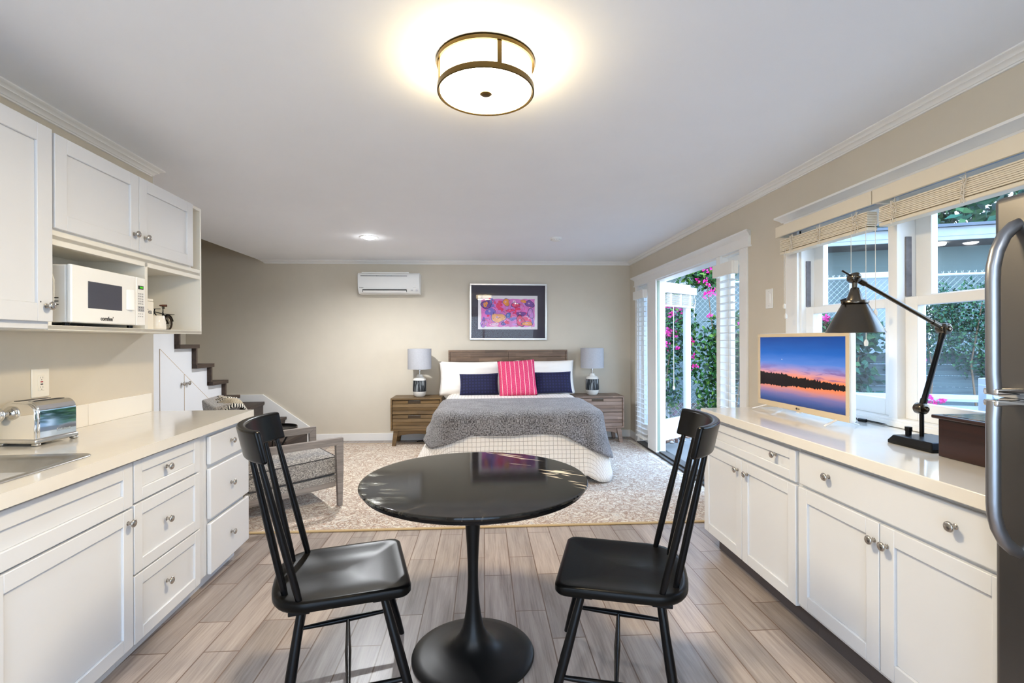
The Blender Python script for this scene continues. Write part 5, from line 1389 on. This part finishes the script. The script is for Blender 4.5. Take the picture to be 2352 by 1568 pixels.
vine('bougainvillea', 'pink-flowering vine seen through the open doorway glass', .95, [(.8,.75,.5,.75,3),(1.1,1.6,.45,.6,2),(.7,2.2,.5,.45,1.5),(.35,1.5,.4,.9,2)], 3600, .075, m_leafA, 85,
     [(.95,1.75,.4,.35,3),(1.0,1.35,.3,.3,2),(.7,2.5,.4,.2,1.5),(.4,1.6,.3,.7,1.5)], [[(.7,-.03),(.75,.6),(.6,1.4),(.5,2.2)],[(.8,-.03),(.95,.5),(1.05,1.3)]], VG, 3)
vine('bougainvillea', 'dense green vine with pink sprays beside the white door post', 1.95, [(1.75,.9,.45,.85,3),(2.1,1.25,.45,.6,2.4),(1.6,2.45,.55,.3,1.6),(2.5,1.0,.4,.8,2)], 3600, .085, m_leafA, 52,
     [(1.5,2.62,.4,.16,1.4),(1.75,2.2,.35,.25,1.3),(1.9,1.75,.35,.3,.7),(1.45,1.2,.2,.5,.5)], [[(1.9,-.03),(1.95,.8),(1.7,1.5),(1.6,2.4)],[(2.0,-.03),(2.1,.7),(2.2,1.6)]], VG, 9)
vine('climbing_vine', 'leafy vine with small leaves covering the fence outside the window', 4.9, [(4.35,1.25,.35,.75,2.4),(4.75,1.6,.4,.6,2.6),(5.15,1.5,.4,.75,2.6),(5.6,1.3,.5,.9,2)], 6800, .05, m_leafB, 10,
     [(4.4,.95,.15,.3,1)], [[(4.6,-.03),(4.65,.9),(4.5,1.9)],[(5.2,-.03),(5.1,1.0),(5.25,2.0)]], None, 21)
vine('garden_shrub', 'broad-leaved shrub with a pink bloom outside the window, above the television', 3.5, [(3.3,1.40,.32,.38,2),(3.75,1.45,.3,.25,1.6),(3.7,.75,.4,.5,1.2),(3.0,1.2,.4,.7,1.6)], 1500, .13, m_leafB, 5,
     [(3.3,1.62,.10,.07,1)], [[(3.3,-.03),(3.35,.6),(3.25,1.3)],[(3.6,-.03),(3.65,.6),(3.75,1.2)]], None, 33)
plant('flower_pot_plant', 'low plant with magenta blooms beside the patio bench', (3.72, 4.02, -.03), [(0,0,.58,.22,.2,.32,1)], 240, .07, m_leafA, 26, [(0,-.05,.80,.2,.14,.14,1)], [[(0,0,0),(0,0,.5)]], None, 40)

# neighbour's house
hs = Vector((fd.y,-fd.x,0)); hs = hs if hs.y > 0 else -hs
hb0 = FA+hs*2.6
t = thing('neighbour_house', 'pale stucco neighbouring house with dark eaves beyond the fence', 'house', (hb0.x, hb0.y, -.1), fnz)
b = B(); b.box(-3, 14, 0, .2, 0, 3.45); b.obj('wall', mat('blue_grey_stucco', S(104,122,124), .9, var=.05, vscale=2, bump=.4, bscale=50), t)
b = B(); b.box(-3, 14, -.95, .2, 3.215, 3.255); b.obj('soffit', mat('soffit_dark', S(74,74,76), .8), t)
b = B(); b.box(-3, 14, -1.0, -.95, 3.25, 3.40); b.box(-3, 14, -.99, -.93, 3.18, 3.25); b.obj('fascia', mat('fascia_white', S(150,158,164), .6, var=.1), t)
b = B(); b.hexa([(-3,-1.08,3.40),(14,-1.08,3.40),(14,5,3.75),(-3,5,3.75)],[(-3,-1.08,3.45),(14,-1.08,3.45),(14,5,3.82),(-3,5,3.82)]); b.obj('roof', mat('roof_grey', S(90,98,108), .8), t)
b = B()
for x0,x1,z0,z1 in ((4.50,4.58,.1,2.70),(5.78,5.86,.1,2.70),(4.50,5.86,2.70,2.78)): b.box(x0,x1,-.05,0,z0,z1)
b.obj('door_casing', m_white, t); b = B(); b.box(4.58,5.78,-.02,0,.1,2.70); b.obj('door_panel', mat('pale_blue_door', S(140,156,168), .6), t)
b = B(); b.lathe([(0,0),(.10,0),(.11,.03),(0,.035)], (5.76,-.5,3.175), 24, cap=False); b.obj('soffit_light', emat('soffit_lamp', (1,.95,.85), 6), t)
# tall trees behind the house
for i, (u, off, hgt, rad, lab) in enumerate(((9.4,6.5,8.2,2.4,'tall dark hedge tree above the neighbouring roof, seen over the fridge'),(7.2,8.5,6.6,1.3,'lighter tree against the white sky above the neighbouring roof'))):
    p = FA+fd*u+hs*(2.6+off); r = random.Random(60+i)
    plant('tree', lab, (p.x,p.y,-.1), [(0,0,hgt*.62,rad,rad,hgt*.36,1)], 2600 if i == 0 else 800, .30, m_leafB, 0, None, [[(0,0,0),(0,0,hgt*.5)]], None, 70+i)

# patio chair and bench outside the window
m_pale = mat('pale_patio_wood', S(160,168,176), .6, var=.05)
t = thing('patio_chair', 'pale wooden patio chair with crossed side braces outside the window', 'chair', (3.98, 3.72, -.03), radians(188))
for x in (-.28,.28):
    for y in (-.27,.27):
        b = B(); b.box(x-.028,x+.028,y-.028,y+.028,0,.66 if y < 0 else 1.04); b.obj('leg', m_pale, t, bevel=.004)
b = B(); b.box(-.30,.30,-.29,.28,.40,.44); b.obj('seat', m_pale, t, bevel=.004)
b = B(); b.box(-.30,.30,.235,.305,.99,1.09); b.obj('backrest', m_pale, t, bevel=.006)
for x in (-.28,.28):
    b = B(); b.box(x-.03,x+.03,-.30,.25,.66,.70); b.obj('arm', m_pale, t, bevel=.004)
    b = B()
    for za, zb in ((.10,.62),(.62,.10)): b.tube([(x,-.25,za),(x,.25,zb)], .018, 4)
    b.obj('brace', m_pale, t)
b = B(); 
for za, zb in ((.46,.98),(.98,.46)): b.tube([(-.26,.27,za),(.26,.27,zb)], .02, 4)
b.obj('brace', m_pale, t)
t = thing('patio_table', 'pale slatted wooden patio table behind the magenta plant outside the window', 'table', (4.85, 4.95, -.03), radians(-20))
b = B()
for i in range(5): b.box(-.8,.8,-.25+i*.1,-.16+i*.1,.74,.77)
b.obj('tabletop', m_pale, t, bevel=.003)
for x in (-.72,.72):
    for y in (-.2,.2):
        b = B(); b.box(x-.03,x+.03,y-.03,y+.03,0,.7395); b.obj('leg', m_pale, t, bevel=.004)
b = B(); b.box(-.75,.75,-.22,-.19,.62,.70); b.obj('apron', m_pale, t, bevel=.004)

# ------------------------------------------------------------------ light and view
w = bpy.data.worlds.new('sky'); bpy.context.scene.world = w; w.use_nodes = True
nt = w.node_tree; bg = nt.nodes['Background']
tc = nt.nodes.new('ShaderNodeTexCoord'); sp = nt.nodes.new('ShaderNodeSeparateXYZ'); nt.links.new(tc.outputs['Generated'], sp.inputs[0])
rp = nt.nodes.new('ShaderNodeValToRGB'); nt.links.new(sp.outputs['Z'], rp.inputs[0])
rp.color_ramp.elements[0].position = .0; rp.color_ramp.elements[0].color = (.74,.86,1,1); rp.color_ramp.elements[1].position = .6; rp.color_ramp.elements[1].color = (.42,.64,1,1)
nt.links.new(rp.outputs[0], bg.inputs[0]); bg.inputs[1].default_value = SKY
sc = bpy.context.scene
sc.view_settings.view_transform = 'Standard'; sc.view_settings.look = 'None'; sc.view_settings.gamma = 1.0; sc.view_settings.use_curve_mapping = False
sc.view_settings.exposure = EXPO
sc.cycles.use_denoising = True
sc.cycles.max_bounces = 10; sc.cycles.diffuse_bounces = 6; sc.cycles.glossy_bounces = 4; sc.cycles.transparent_max_bounces = 16; sc.cycles.sample_clamp_indirect = 8
sc.cycles.caustics_reflective = False; sc.cycles.caustics_refractive = False
